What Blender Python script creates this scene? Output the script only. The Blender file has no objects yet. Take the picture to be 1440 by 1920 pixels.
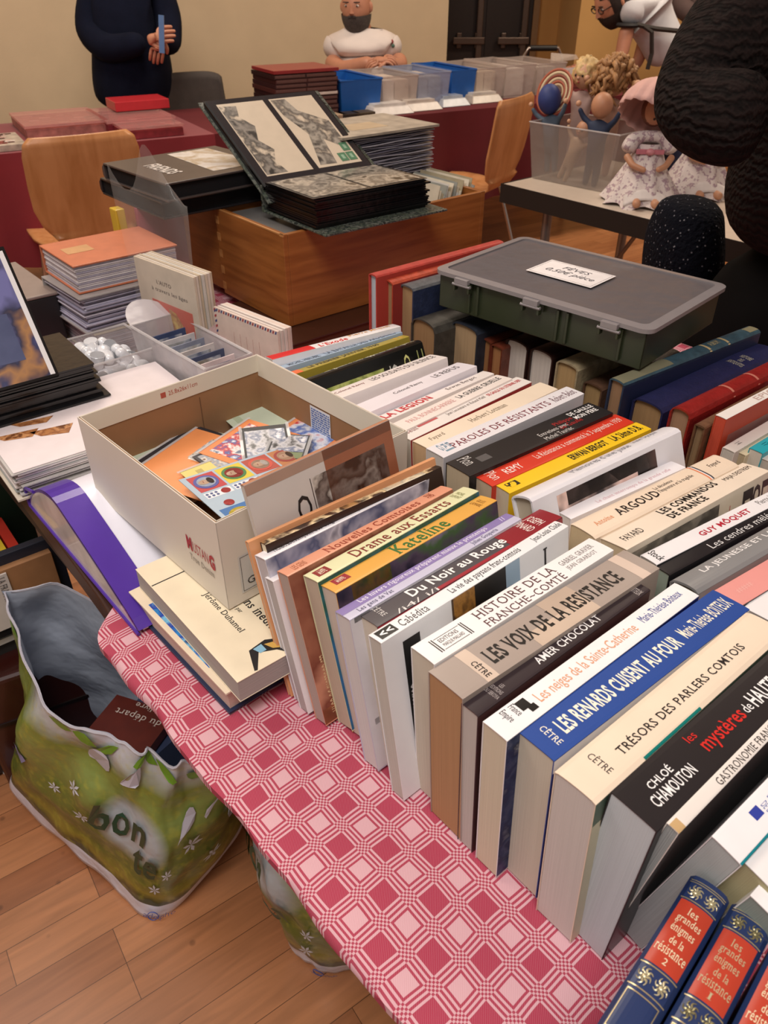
import bpy, bmesh, math, random
from mathutils import Vector, Matrix, noise
random.seed(7)
SC = bpy.context.scene
COL = SC.collection
R = math.radians
# ---------------------------------------------------------------- camera, world, lights, exposure
CH = 1.36; TILT = R(35.5); FP = 1450.0
cam = bpy.data.objects.new('camera', bpy.data.cameras.new('camera')); COL.objects.link(cam)
cam.location = (0, 0, CH); cam.rotation_euler = (math.pi/2 - TILT, 0, 0)
cam.data.sensor_fit = 'VERTICAL'; cam.data.sensor_height = 32.0; cam.data.lens = 32.0*FP/1920.0
cam.data.clip_start = 0.02
cam.data.dof.use_dof = True; cam.data.dof.focus_distance = 0.85; cam.data.dof.aperture_fstop = 14.0
SC.camera = cam
SC.view_settings.view_transform = 'Standard'; SC.view_settings.look = 'None'
SC.view_settings.gamma = 1.0; SC.view_settings.exposure = 0.0; SC.view_settings.use_curve_mapping = False
wd = bpy.data.worlds.new('room_light'); SC.world = wd; wd.use_nodes = True
wd.node_tree.nodes['Background'].inputs[0].default_value = (1.0, 0.9, 0.82, 1)
wd.node_tree.nodes['Background'].inputs[1].default_value = 0.3
def area(name, loc, sx, sy, power, col, rot=(0, 0, 0)):
    l = bpy.data.lights.new(name, 'AREA'); l.shape = 'RECTANGLE'; l.size = sx; l.size_y = sy
    l.energy = power; l.color = col
    o = bpy.data.objects.new(name, l); COL.objects.link(o); o.location = loc; o.rotation_euler = rot
    return o
area('ceiling_lamp', (-0.3, -0.5, 3.3), 1.4, 1.0, 62, (1.0, 0.94, 0.91))
area('ceiling_lamp', (-1.8, 1.3, 3.3), 1.2, 1.2, 26, (1.0, 0.90, 0.80))
area('ceiling_lamp', (-0.9, 3.2, 3.4), 1.4, 0.8, 62, (1.0, 0.88, 0.74))
area('ceiling_lamp', (2.4, 4.6, 3.4), 1.4, 0.8, 70, (1.0, 0.84, 0.66))

# ---------------------------------------------------------------- pixel / frame helpers
sT, cT = math.sin(TILT), math.cos(TILT)
def at(u, v, z):
    x = (u-720)/FP; y = (v-960)/FP
    k = (CH-z)/(sT+y*cT)
    return Vector((x*k, (cT-y*sT)*k, z))
def aty(u, v, Y):
    x = (u-720)/FP; y = (v-960)/FP
    k = Y/(cT-y*sT)
    return Vector((x*k, Y, CH-(sT+y*cT)*k))
YAW = 50.0
E1 = Vector((math.cos(R(YAW)), -math.sin(R(YAW)), 0)); E2 = Vector((math.sin(R(YAW)), math.cos(R(YAW)), 0))
def ST(s, t, z): return E1*s + E2*t + Vector((0, 0, z))
def frame(o, yaw, lean=0.0, pitch=0.0):
    """local x = to the right, y = away, z = up; lean tips the top to the left, pitch raises the far end"""
    return Matrix.Translation(o) @ Matrix.Rotation(-R(yaw), 4, 'Z') @ Matrix.Rotation(R(pitch), 4, 'X') @ Matrix.Rotation(-R(lean), 4, 'Y')

# ---------------------------------------------------------------- materials
def lin(h, a=1.0):
    h = h if len(h) == 6 else ''.join(x*2 for x in h)
    c = [int(h[i:i+2], 16)/255 for i in (0, 2, 4)]
    return tuple((x/12.92 if x <= .04045 else ((x+.055)/1.055)**2.4) for x in c) + (a,)
MC = {}
def newmat(key):
    m = bpy.data.materials.new(key); m.use_nodes = True
    nt = m.node_tree; b = nt.nodes['Principled BSDF']
    return m, nt, b, nt.nodes.new, nt.links.new
def coords(N, L, kind='Object', scale=(1, 1, 1), loc=(0, 0, 0)):
    tc = N('ShaderNodeTexCoord'); mp = N('ShaderNodeMapping'); L(tc.outputs[kind], mp.inputs[0])
    mp.inputs['Scale'].default_value = scale; mp.inputs['Location'].default_value = loc
    return mp.outputs[0]
def mat(col, rough=.55, var=.06, vs=40, bump=0, bs=200, metal=0, spec=.5, sheen=0, stretch=(1, 1, 1), coat=0, alpha=1):
    key = 'm_%s_%s_%s_%s_%s_%s_%s_%s_%s_%s_%s_%s' % (col, rough, var, vs, bump, bs, metal, spec, sheen, stretch, coat, alpha)
    if key in MC: return MC[key]
    m, nt, b, N, L = newmat(key[:50]); c = lin(col)
    b.inputs['Roughness'].default_value = rough; b.inputs['Metallic'].default_value = metal
    b.inputs['Specular IOR Level'].default_value = spec; b.inputs['Sheen Weight'].default_value = sheen
    b.inputs['Coat Weight'].default_value = coat; b.inputs['Alpha'].default_value = alpha
    co = coords(N, L, scale=stretch)
    no = N('ShaderNodeTexNoise'); no.inputs['Scale'].default_value = vs; no.inputs['Detail'].default_value = 3
    L(co, no.inputs['Vector'])
    rp = N('ShaderNodeMapRange'); rp.inputs[1].default_value = .3; rp.inputs[2].default_value = .7
    rp.inputs[3].default_value = 1-var; rp.inputs[4].default_value = 1+var*.6; L(no.outputs[0], rp.inputs[0])
    mx = N('ShaderNodeVectorMath'); mx.operation = 'SCALE'; mx.inputs[0].default_value = c[:3]
    L(rp.outputs[0], mx.inputs['Scale']); L(mx.outputs[0], b.inputs['Base Color'])
    if bump:
        n2 = N('ShaderNodeTexNoise'); n2.inputs['Scale'].default_value = bs; n2.inputs['Detail'].default_value = 2
        L(co, n2.inputs['Vector'])
        bp = N('ShaderNodeBump'); bp.inputs['Strength'].default_value = bump; bp.inputs['Distance'].default_value = .002
        L(n2.outputs[0], bp.inputs['Height']); L(bp.outputs[0], b.inputs['Normal'])
    MC[key] = m; return m
def pages(col, amt=.08, axis='x'):
    key = 'pg%s%s%s' % (col, amt, axis)
    if key in MC: return MC[key]
    sc = {'x': (1500, 2, 6), 'z': (5, 5, 900)}[axis]
    m, nt, b, N, L = newmat('paper_pages'); b.inputs['Roughness'].default_value = .8
    b.inputs['Specular IOR Level'].default_value = .2
    co = coords(N, L, scale=sc)
    no = N('ShaderNodeTexNoise'); no.inputs['Scale'].default_value = 1; no.inputs['Detail'].default_value = 2; L(co, no.inputs['Vector'])
    rp = N('ShaderNodeMapRange'); rp.inputs[1].default_value = .3; rp.inputs[2].default_value = .7
    rp.inputs[3].default_value = 1-amt; rp.inputs[4].default_value = 1.03; L(no.outputs[0], rp.inputs[0])
    mx = N('ShaderNodeVectorMath'); mx.operation = 'SCALE'; mx.inputs[0].default_value = lin(col)[:3]
    L(rp.outputs[0], mx.inputs['Scale']); L(mx.outputs[0], b.inputs['Base Color'])
    bp = N('ShaderNodeBump'); bp.inputs['Strength'].default_value = .25; bp.inputs['Distance'].default_value = .001
    L(no.outputs[0], bp.inputs['Height']); L(bp.outputs[0], b.inputs['Normal'])
    MC[key] = m; return m
def picture(cols, scale=30, seed=0, stretch=(1, 1, 1), rough=.35, detail=4, sharp=False):
    key = 'pic%s%s%s%s%s' % (cols, scale, seed, stretch, sharp)
    if key in MC: return MC[key]
    m, nt, b, N, L = newmat('printed_picture'); b.inputs['Roughness'].default_value = rough
    co = coords(N, L, scale=stretch, loc=(seed*1.37, seed*.71, seed*2.3))
    no = N('ShaderNodeTexNoise'); no.inputs['Scale'].default_value = scale; no.inputs['Detail'].default_value = detail
    no.inputs['Distortion'].default_value = .15; L(co, no.inputs['Vector'])
    cr = N('ShaderNodeValToRGB'); e = cr.color_ramp.elements; n = len(cols)
    if sharp: cr.color_ramp.interpolation = 'CONSTANT'
    for i, c in enumerate(cols):
        p = .33 + .34*(i/max(1, n-1)) - (.0 if not sharp else .02)
        if i < 2: e[i].position = p; e[i].color = lin(c)
        else:
            x = e.new(p); x.color = lin(c)
    L(no.outputs[0], cr.inputs[0]); L(cr.outputs[0], b.inputs['Base Color'])
    MC[key] = m; return m
def wood(col, dark, rough=.4, scale=(60, 2.5, 60), grain=.5):
    key = 'wd%s%s%s' % (col, dark, scale)
    if key in MC: return MC[key]
    m, nt, b, N, L = newmat('wood'); b.inputs['Roughness'].default_value = rough
    co = coords(N, L, scale=scale)
    no = N('ShaderNodeTexNoise'); no.inputs['Scale'].default_value = 1; no.inputs['Detail'].default_value = 5
    no.inputs['Distortion'].default_value = .4; L(co, no.inputs['Vector'])
    cr = N('ShaderNodeValToRGB'); cr.color_ramp.elements[0].color = lin(dark); cr.color_ramp.elements[1].color = lin(col)
    cr.color_ramp.elements[0].position = .25; cr.color_ramp.elements[1].position = .6
    L(no.outputs[0], cr.inputs[0]); L(cr.outputs[0], b.inputs['Base Color'])
    bp = N('ShaderNodeBump'); bp.inputs['Strength'].default_value = .12; bp.inputs['Distance'].default_value = .001
    L(no.outputs[0], bp.inputs['Height']); L(bp.outputs[0], b.inputs['Normal'])
    MC[key] = m; return m
def film(tint='ffffff', clear=.75, rough=.12, haze='dddddd'):
    """thin transparent plastic: see-through, a little milky, shiny"""
    key = 'film%s%s%s%s' % (tint, clear, rough, haze)
    if key in MC: return MC[key]
    m = bpy.data.materials.new('clear_plastic'); m.use_nodes = True; nt = m.node_tree; N = nt.nodes.new; L = nt.links.new
    nt.nodes.clear(); out = N('ShaderNodeOutputMaterial')
    tr = N('ShaderNodeBsdfTransparent'); tr.inputs[0].default_value = lin(tint)
    pb = N('ShaderNodeBsdfPrincipled'); pb.inputs['Base Color'].default_value = lin(haze); pb.inputs['Roughness'].default_value = rough
    tc = N('ShaderNodeTexCoord'); no = N('ShaderNodeTexNoise'); no.inputs['Scale'].default_value = 25; L(tc.outputs['Object'], no.inputs['Vector'])
    bp = N('ShaderNodeBump'); bp.inputs['Strength'].default_value = .3; bp.inputs['Distance'].default_value = .01
    L(no.outputs[0], bp.inputs['Height']); L(bp.outputs[0], pb.inputs['Normal'])
    mx = N('ShaderNodeMixShader'); mx.inputs[0].default_value = 1-clear
    L(tr.outputs[0], mx.inputs[1]); L(pb.outputs[0], mx.inputs[2]); L(mx.outputs[0], out.inputs[0])
    MC[key] = m; return m

# ---------------------------------------------------------------- text outlines
TC = {}
def text_geo(s, serif=False, bold=0.0, ital=0.0, align='LEFT'):
    key = (s, serif, bold, ital, align)
    if key in TC: return TC[key]
    cu = bpy.data.curves.new('t', 'FONT'); cu.body = s; cu.offset = bold; cu.shear = ital; cu.resolution_u = 2; cu.align_x = align; cu.space_character = 1+bold*3+(.07 if serif else 0)
    ob = bpy.data.objects.new('t', cu); me = bpy.data.meshes.new_from_object(ob)
    vs = [(v.co.x, v.co.y) for v in me.vertices]; fs = [tuple(p.vertices) for p in me.polygons]
    if serif:
        cnt = {}
        for p in fs:
            for i in range(len(p)):
                k = tuple(sorted((p[i], p[(i+1) % len(p)]))); cnt[k] = cnt.get(k, 0)+1
        add = []
        for (a, b), n in cnt.items():
            if n != 1: continue
            (x0, y0), (x1, y1) = vs[a], vs[b]
            if abs(y0-y1) < 2e-3 and .03 < abs(x0-x1) < .125+2*abs(bold):
                l, r = min(x0, x1), max(x0, x1); y = y0; yy = y % 1.0
                if not (abs(y+bold) < .02 or abs(y-bold-.682) < .03 or abs(y-bold-.455) < .03 or y < -.15): continue
                up = 1 if (abs(y+bold) < .02 or y < -.15) else -1
                add.append((l-.055, r+.055, y, y+up*.034))
        for l, r, a, b in add:
            n = len(vs); vs += [(l, min(a, b)), (r, min(a, b)), (r, max(a, b)), (l, max(a, b))]; fs.append((n, n+1, n+2, n+3))
    bpy.data.objects.remove(ob); bpy.data.curves.remove(cu); bpy.data.meshes.remove(me)
    x = [v[0] for v in vs]; y = [v[1] for v in vs]
    TC[key] = (vs, fs, min(x), max(x), min(y), max(y)); return TC[key]

# ---------------------------------------------------------------- mesh builder
class MB:
    def __init__(s): s.v = []; s.f = []; s.m = []; s.mats = []
    def mi(s, m):
        if m not in s.mats: s.mats.append(m)
        return s.mats.index(m)
    def add(s, vs, fs, m, M=None):
        n = len(s.v); k = s.mi(m)
        s.v += [tuple(M @ Vector(p)) if M else tuple(p) for p in vs]
        for f in fs: s.f.append(tuple(i+n for i in f)); s.m.append(k)
        return s
    def box(s, x0, x1, y0, y1, z0, z1, m, M=None):
        v = [(x, y, z) for z in (z0, z1) for y in (y0, y1) for x in (x0, x1)]
        return s.add(v, [(0, 2, 3, 1), (4, 5, 7, 6), (0, 1, 5, 4), (2, 6, 7, 3), (0, 4, 6, 2), (1, 3, 7, 5)], m, M)
    def prism(s, prof, y0, y1, m, M=None):
        n = len(prof); v = [(x, y0, z) for x, z in prof] + [(x, y1, z) for x, z in prof]
        f = [(i, i+n, (i+1) % n+n, (i+1) % n) for i in range(n)] + [tuple(range(n)), tuple(range(2*n-1, n-1, -1))]
        return s.add(v, f, m, M)
    def poly(s, pts, h, m, M=None):
        """outline in xy extruded up by h"""
        n = len(pts); v = [(x, y, 0) for x, y in pts] + [(x, y, h) for x, y in pts]
        f = [(i, (i+1) % n, (i+1) % n+n, i+n) for i in range(n)] + [tuple(range(n-1, -1, -1)), tuple(range(n, 2*n))]
        return s.add(v, f, m, M)
    def quad(s, a, b, c, d, m, M=None): return s.add([a, b, c, d], [(0, 1, 2, 3)], m, M)
    def tube(s, pts, r, m, n=8, M=None, closed=False):
        pts = [Vector(p) for p in pts]; k = len(pts); rr = r if isinstance(r, (list, tuple)) else [r]*k
        v = []; up = Vector((0, 0, 1)); prev = None
        for i, p in enumerate(pts):
            a = pts[i-1] if (i or closed) else pts[0]; b = pts[(i+1) % k] if (i < k-1 or closed) else pts[-1]
            t = (b-a); t = t.normalized() if t.length > 1e-9 else Vector((0, 0, 1))
            if prev is None:
                x = t.cross(up); x = t.cross(Vector((1, 0, 0))) if x.length < .1 else x
            else: x = prev - t*prev.dot(t)
            x.normalize(); prev = x; y = t.cross(x)
            v += [p + (x*math.cos(2*math.pi*j/n) + y*math.sin(2*math.pi*j/n))*rr[i] for j in range(n)]
        f = []
        for i in range(k if closed else k-1):
            a = i*n; b = ((i+1) % k)*n
            f += [(a+j, a+(j+1) % n, b+(j+1) % n, b+j) for j in range(n)]
        if not closed: f += [tuple(range(n-1, -1, -1)), tuple(range((k-1)*n, k*n))]
        return s.add(v, f, m, M)
    def lathe(s, prof, m, n=20, M=None, sx=1, sy=1, cap=True):
        k = len(prof); v = [(r*math.cos(2*math.pi*j/n)*sx, r*math.sin(2*math.pi*j/n)*sy, z) for r, z in prof for j in range(n)]
        f = [(i*n+j, i*n+(j+1) % n, (i+1)*n+(j+1) % n, (i+1)*n+j) for i in range(k-1) for j in range(n)]
        if cap and prof[0][0] > 1e-5: f.append(tuple(range(n-1, -1, -1)))
        if cap and prof[-1][0] > 1e-5: f.append(tuple(range((k-1)*n, k*n)))
        return s.add(v, f, m, M)
    def ball(s, c, r, m, n=14, M=None, ry=None, rz=None):
        ry = ry or r; rz = rz or r
        prof = [(math.sin(math.pi*i/n), -math.cos(math.pi*i/n)) for i in range(n+1)]
        T = Matrix.Translation(c) @ Matrix.Diagonal((r, ry, rz, 1))
        return s.lathe([(max(a, 1e-6), b) for a, b in prof], m, n*2, (M @ T) if M else T)
    def grid(s, fn, nu, nv, m, M=None):
        v = [fn(i/nu, j/nv) for j in range(nv+1) for i in range(nu+1)]
        f = [(j*(nu+1)+i, j*(nu+1)+i+1, (j+1)*(nu+1)+i+1, (j+1)*(nu+1)+i) for j in range(nv) for i in range(nu)]
        return s.add(v, f, m, M)
    def text(s, t, fn, m, serif=False, bold=0.0, ital=0.0, align='LEFT'):
        """fn(a, b) maps the text box's unit square to 3D"""
        vs, fs, x0, x1, y0, y1 = text_geo(t, serif, bold, ital, align)
        w = max(x1-x0, 1e-6); h = max(y1-y0, 1e-6)
        s.add([fn((x-x0)/w, (y-y0)/h) for x, y in vs], fs, m); return s
    def build(s, name, parent=None, M=None, smooth=None, bevel=0, seg=2, solid=0, sub=0):
        me = bpy.data.meshes.new(name); me.from_pydata(s.v, [], s.f); me.update()
        for m in s.mats: me.materials.append(m)
        me.polygons.foreach_set('material_index', s.m)
        if smooth is not None: me.shade_smooth(); me.set_sharp_from_angle(angle=R(smooth))
        o = bpy.data.objects.new(name, me); COL.objects.link(o)
        if parent: o.parent = parent
        if M is not None: o.matrix_local = M
        if solid: k = o.modifiers.new('thickness', 'SOLIDIFY'); k.thickness = solid; k.offset = 0
        if bevel: k = o.modifiers.new('bevel', 'BEVEL'); k.width = bevel; k.segments = seg; k.limit_method = 'ANGLE'; k.angle_limit = R(40)
        if sub: k = o.modifiers.new('smooth', 'SUBSURF'); k.levels = sub; k.render_levels = sub
        return o
def thing(name, label, cat, M=None, group=None):
    o = bpy.data.objects.new(name, None); o.empty_display_size = .05; COL.objects.link(o)
    if M is not None: o.matrix_world = M if isinstance(M, Matrix) else Matrix.Translation(M)
    return tag(o, label, cat, group)
def tag(o, label, cat, group=None):
    o['label'] = label; o['category'] = cat
    if group: o['group'] = group
    return o
def struct(o): o['kind'] = 'structure'; return o
def lab(o, l): o['label'] = l; return o
def ccw(M):
    return M
WHITE = 'f2eeea'; INK = '1c1a1c'

# ---------------------------------------------------------------- the room
def floor_mat():
    m, nt, b, N, L = newmat('parquet'); b.inputs['Roughness'].default_value = .32
    tc = N('ShaderNodeTexCoord'); mp = N('ShaderNodeMapping'); L(tc.outputs['Object'], mp.inputs[0]); mp.inputs['Rotation'].default_value = (0, 0, -R(35))
    br = N('ShaderNodeTexBrick'); L(mp.outputs[0], br.inputs['Vector'])
    br.inputs['Scale'].default_value = 1; br.inputs['Brick Width'].default_value = .43; br.inputs['Row Height'].default_value = .068
    br.inputs['Mortar Size'].default_value = .0007; br.inputs['Mortar Smooth'].default_value = .3; br.offset = .37; br.offset_frequency = 3
    br.inputs['Color1'].default_value = lin('b87c52'); br.inputs['Color2'].default_value = lin('925a38'); br.inputs['Mortar'].default_value = lin('5f3a22')
    br.inputs['Bias'].default_value = -.1
    m2 = N('ShaderNodeMapping'); L(mp.outputs[0], m2.inputs[0]); m2.inputs['Scale'].default_value = (5, 55, 1)
    no = N('ShaderNodeTexNoise'); no.inputs['Scale'].default_value = 1; no.inputs['Detail'].default_value = 6; no.inputs['Distortion'].default_value = .8; L(m2.outputs[0], no.inputs['Vector'])
    rp = N('ShaderNodeMapRange'); rp.inputs[1].default_value = .3; rp.inputs[2].default_value = .7; rp.inputs[3].default_value = .8; rp.inputs[4].default_value = 1.1; L(no.outputs[0], rp.inputs[0])
    vo = N('ShaderNodeTexVoronoi'); vo.inputs['Scale'].default_value = 13; L(mp.outputs[0], vo.inputs['Vector'])
    kn = N('ShaderNodeMapRange'); kn.inputs[1].default_value = .04; kn.inputs[2].default_value = .09; kn.inputs[3].default_value = .62; kn.inputs[4].default_value = 1; L(vo.outputs[0], kn.inputs[0])
    mm = N('ShaderNodeMath'); mm.operation = 'MULTIPLY'; L(rp.outputs[0], mm.inputs[0]); L(kn.outputs[0], mm.inputs[1])
    mx = N('ShaderNodeVectorMath'); mx.operation = 'SCALE'; L(br.outputs[0], mx.inputs[0]); L(mm.outputs[0], mx.inputs['Scale'])
    L(mx.outputs[0], b.inputs['Base Color'])
    return m
struct(MB().quad((-6, -2, 0), (7, -2, 0), (7, 11, 0), (-6, 11, 0), floor_mat()).build('floor'))
WALLM = mat('d2bb9a', .85, .04, 6, .35, 160)
WALLY = mat('c99a5c', .85, .05, 3, .2, 160)
FP0 = Vector((-1.5, 3.28, 0)); EW = Vector((2.17, 1.24, 0)).normalized(); EN = Vector((-EW.y, EW.x, 0))
FYAW = math.degrees(math.atan2(EW.x, EW.y))
def FW(r, n, z): return FP0 + EW*r + EN*n + Vector((0, 0, z))
MFW = frame(FP0, FYAW-90)      # local x along the far tables, y towards the wall
def r_of(u, n, z=.75):
    lo, hi = -3, 9
    for _ in range(50):
        md = (lo+hi)/2; p = FW(md, n, z); q = 720+FP*p.x/(p.y*cT-(p.z-CH)*sT)
        if q < u: lo = md
        else: hi = md
    return lo
rw = r_of(843, 1.5, 1.25)
struct(MB().box(-5, rw, 1.5, 1.62, 0, 3.5, WALLM).build('wall_back', None, MFW))
YB = 7.6
xl = aty(838, 60, YB).x; xm = aty(995, 60, YB).x; xp = aty(1083, 60, YB-.8).x
struct(MB().box(-1.5, xl, YB, YB+.12, 0, 3.5, WALLY).box(xm, 6, YB, YB+.12, 0, 3.5, WALLY).box(xl, xm, YB, YB+.12, 2.15, 3.5, WALLY).build('wall_far'))
struct(MB().box(xp, 6, YB-.8, YB, 0, 3.5, mat('d3a566', .85, .04, 3, .2, 160)).build('wall_right'))
struct(MB().box(-6, 7, -2, 11, 3.5, 3.55, mat('d8cbb8', .9)).build('ceiling'))
DK = mat('2c221f', .45, .1); MT = mat('6d5d54', .35, .05, metal=.6)
d = struct(MB().box(xl, (xl+xm)/2-.02, YB-.02, YB+.04, .02, 2.15, DK).build('door_1'))
xc = (xl+xm)/2
dd = struct(MB().box(xc+.02, xm, YB-.02, YB+.04, .02, 2.15, DK).build('door_2'))
for nm, a, b_, par in (('door_1', xl, xc-.02, d), ('door_2', xc+.02, xm, dd)):
    MB().box(a+.05, b_-.02, YB-.09, YB-.05, .79, .84, MT).box(a+.08, a+.12, YB-.06, YB-.02, .76, .87, MT).box(b_-.1, b_-.06, YB-.06, YB-.02, .76, .87, MT).build('push_bar', par, bevel=.006)
    MB().box(b_-.09, b_-.04, YB-.07, YB-.02, .5, 2.0, MT).build('vertical_rod', par, bevel=.008)
struct(MB().box(xc-.03, xc+.03, YB-.03, YB+.03, 0, 2.15, DK).build('trim_2'))
struct(MB().box(xl-.06, xl, YB-.05, YB, 0, 2.2, MT).box(xm, xm+.05, YB-.05, YB, 0, 2.2, mat('8a6a48', .6)).build('trim_1'))
# ---------------------------------------------------------------- the near table and its cloth
TS0, TS1, TT0, TT1, TZ = -1.62, .62, .158, 1.36, .75
def cloth_mat():
    m, nt, b, N, L = newmat('red_checked_cloth'); b.inputs['Roughness'].default_value = .9; b.inputs['Specular IOR Level'].default_value = .15
    P = .0285
    tc = N('ShaderNodeTexCoord'); nz = N('ShaderNodeTexNoise'); nz.inputs['Scale'].default_value = 9; L(tc.outputs['Object'], nz.inputs['Vector'])
    ds = N('ShaderNodeVectorMath'); ds.operation = 'SUBTRACT'; L(nz.outputs['Color'], ds.inputs[0]); ds.inputs[1].default_value = (.5, .5, .5)
    dsc = N('ShaderNodeVectorMath'); dsc.operation = 'SCALE'; L(ds.outputs[0], dsc.inputs[0]); dsc.inputs['Scale'].default_value = .012
    ad = N('ShaderNodeVectorMath'); L(tc.outputs['Object'], ad.inputs[0]); L(dsc.outputs[0], ad.inputs[1])
    sc = N('ShaderNodeVectorMath'); sc.operation = 'SCALE'; L(ad.outputs[0], sc.inputs[0]); sc.inputs['Scale'].default_value = 1/P
    sp = N('ShaderNodeSeparateXYZ'); L(sc.outputs[0], sp.inputs[0])
    def M(op, a, b_=None):
        n = N('ShaderNodeMath'); n.operation = op
        for i, q in enumerate((a, b_)):
            if q is None: continue
            if isinstance(q, (int, float)): n.inputs[i].default_value = q
            else: L(q, n.inputs[i])
        return n.outputs[0]
    X, Y = sp.outputs[0], sp.outputs[1]
    fx, fy = M('FRACT', X), M('FRACT', Y); W = .52
    ix, iy = M('LESS_THAN', fx, W), M('LESS_THAN', fy, W)
    par = M('FLOORED_MODULO', M('ADD', M('FLOOR', X), M('FLOOR', Y)), 2)
    nb = 3.5
    bx = M('FLOORED_MODULO', M('FLOOR', M('MULTIPLY', M('SUBTRACT', fx, W), 2*nb/(1-W))), 2)
    by = M('FLOORED_MODULO', M('FLOOR', M('MULTIPLY', M('SUBTRACT', fy, W), 2*nb/(1-W))), 2)
    chk = M('ABSOLUTE', M('SUBTRACT', bx, by))
    def mixf(f, a, c):  # f ? c : a
        return M('ADD', M('MULTIPLY', f, c), M('MULTIPLY', M('SUBTRACT', 1, f), a))
    v = mixf(ix, mixf(iy, chk, bx), mixf(iy, by, par))     # in square: parity; one band: stripes; crossing: chequer
    wv = N('ShaderNodeTexWave'); wv.inputs['Scale'].default_value = 330; wv.bands_direction = 'DIAGONAL'; L(tc.outputs['Object'], wv.inputs['Vector'])
    v2 = M('ADD', M('MULTIPLY', v, .8), M('MULTIPLY', wv.outputs['Fac'], .2))
    mx = N('ShaderNodeMix'); mx.data_type = 'RGBA'; L(v2, mx.inputs[0]); mx.inputs[6].default_value = lin('a82c48'); mx.inputs[7].default_value = lin('dcb2b8')
    L(mx.outputs[2], b.inputs['Base Color'])
    bp = N('ShaderNodeBump'); bp.inputs['Strength'].default_value = .5; bp.inputs['Distance'].default_value = .0006
    L(v2, bp.inputs['Height']); L(bp.outputs[0], b.inputs['Normal'])
    return m
TM = frame(Vector((0, 0, 0)), YAW)
tb = thing('trestle_table', 'long dark-edged folding table carrying the rows of books under the red and white cloth', 'table', TM)
MB().poly([(TS0, .205), (-.74, .182), (-.62, .172), (TS1, .172), (TS1, TT1), (TS0, TT1)], .037, mat('3a1f17', .4, .1), Matrix.Translation((0, 0, TZ-.04))).build('table_top', tb, bevel=.003)
MB().box(TS0+.1, TS1-.1, TT0+.05, TT0+.07, TZ-.12, TZ-.04, mat('2b1712', .5)).box(TS0+.1, TS1-.1, TT1-.07, TT1-.05, TZ-.1, TZ-.04, mat('2b1712', .5)).build('apron', tb)
for s_ in (TS0+.12, TS1-.12):
    for t_ in (TT0+.1, TT1-.1):
        MB().tube([(s_, t_, 0), (s_, t_, TZ-.05)], .014, mat('3b3937', .35, metal=.5)).build('leg', tb, smooth=40)
def cloth_fn(a, b):
    s = TS0-.02 + (TS1-TS0+.04)*a; L_ = TT1-TT0+.06+.05; q = b*L_
    k = min(1, max(0, (-.66-s)/.12)); k = k*k*(3-2*k)      # left of the wallet the cloth is pulled back from the edge
    e = TT0 + .018*(min(s, .1)+.5) + .0018*math.sin(s*31)+.001*math.sin(s*77) + .085*k
    hang = (.012 + .002*math.sin(s*19))*(1-k)+.0005
    if q < hang: t, z = e - .004 - .001*math.sin(s*50), TZ - (hang-q)*.9
    elif q < hang+.01: t, z = e-.004+(q-hang)*.7, TZ+.001
    else: t, z = e+(q-hang-.003), TZ+.0015
    if t > TT1: z = TZ-(t-TT1)*2; t = TT1+.004
    n = noise.noise(Vector((s*14, t*14, 0)))*.0022
    return (s, t, z+max(n, -.001))
tag(MB().grid(cloth_fn, 260, 120, cloth_mat()).build('tablecloth', None, TM, smooth=60), 'red and pinkish white checked woven cloth spread over the book table', 'tablecloth')

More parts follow.
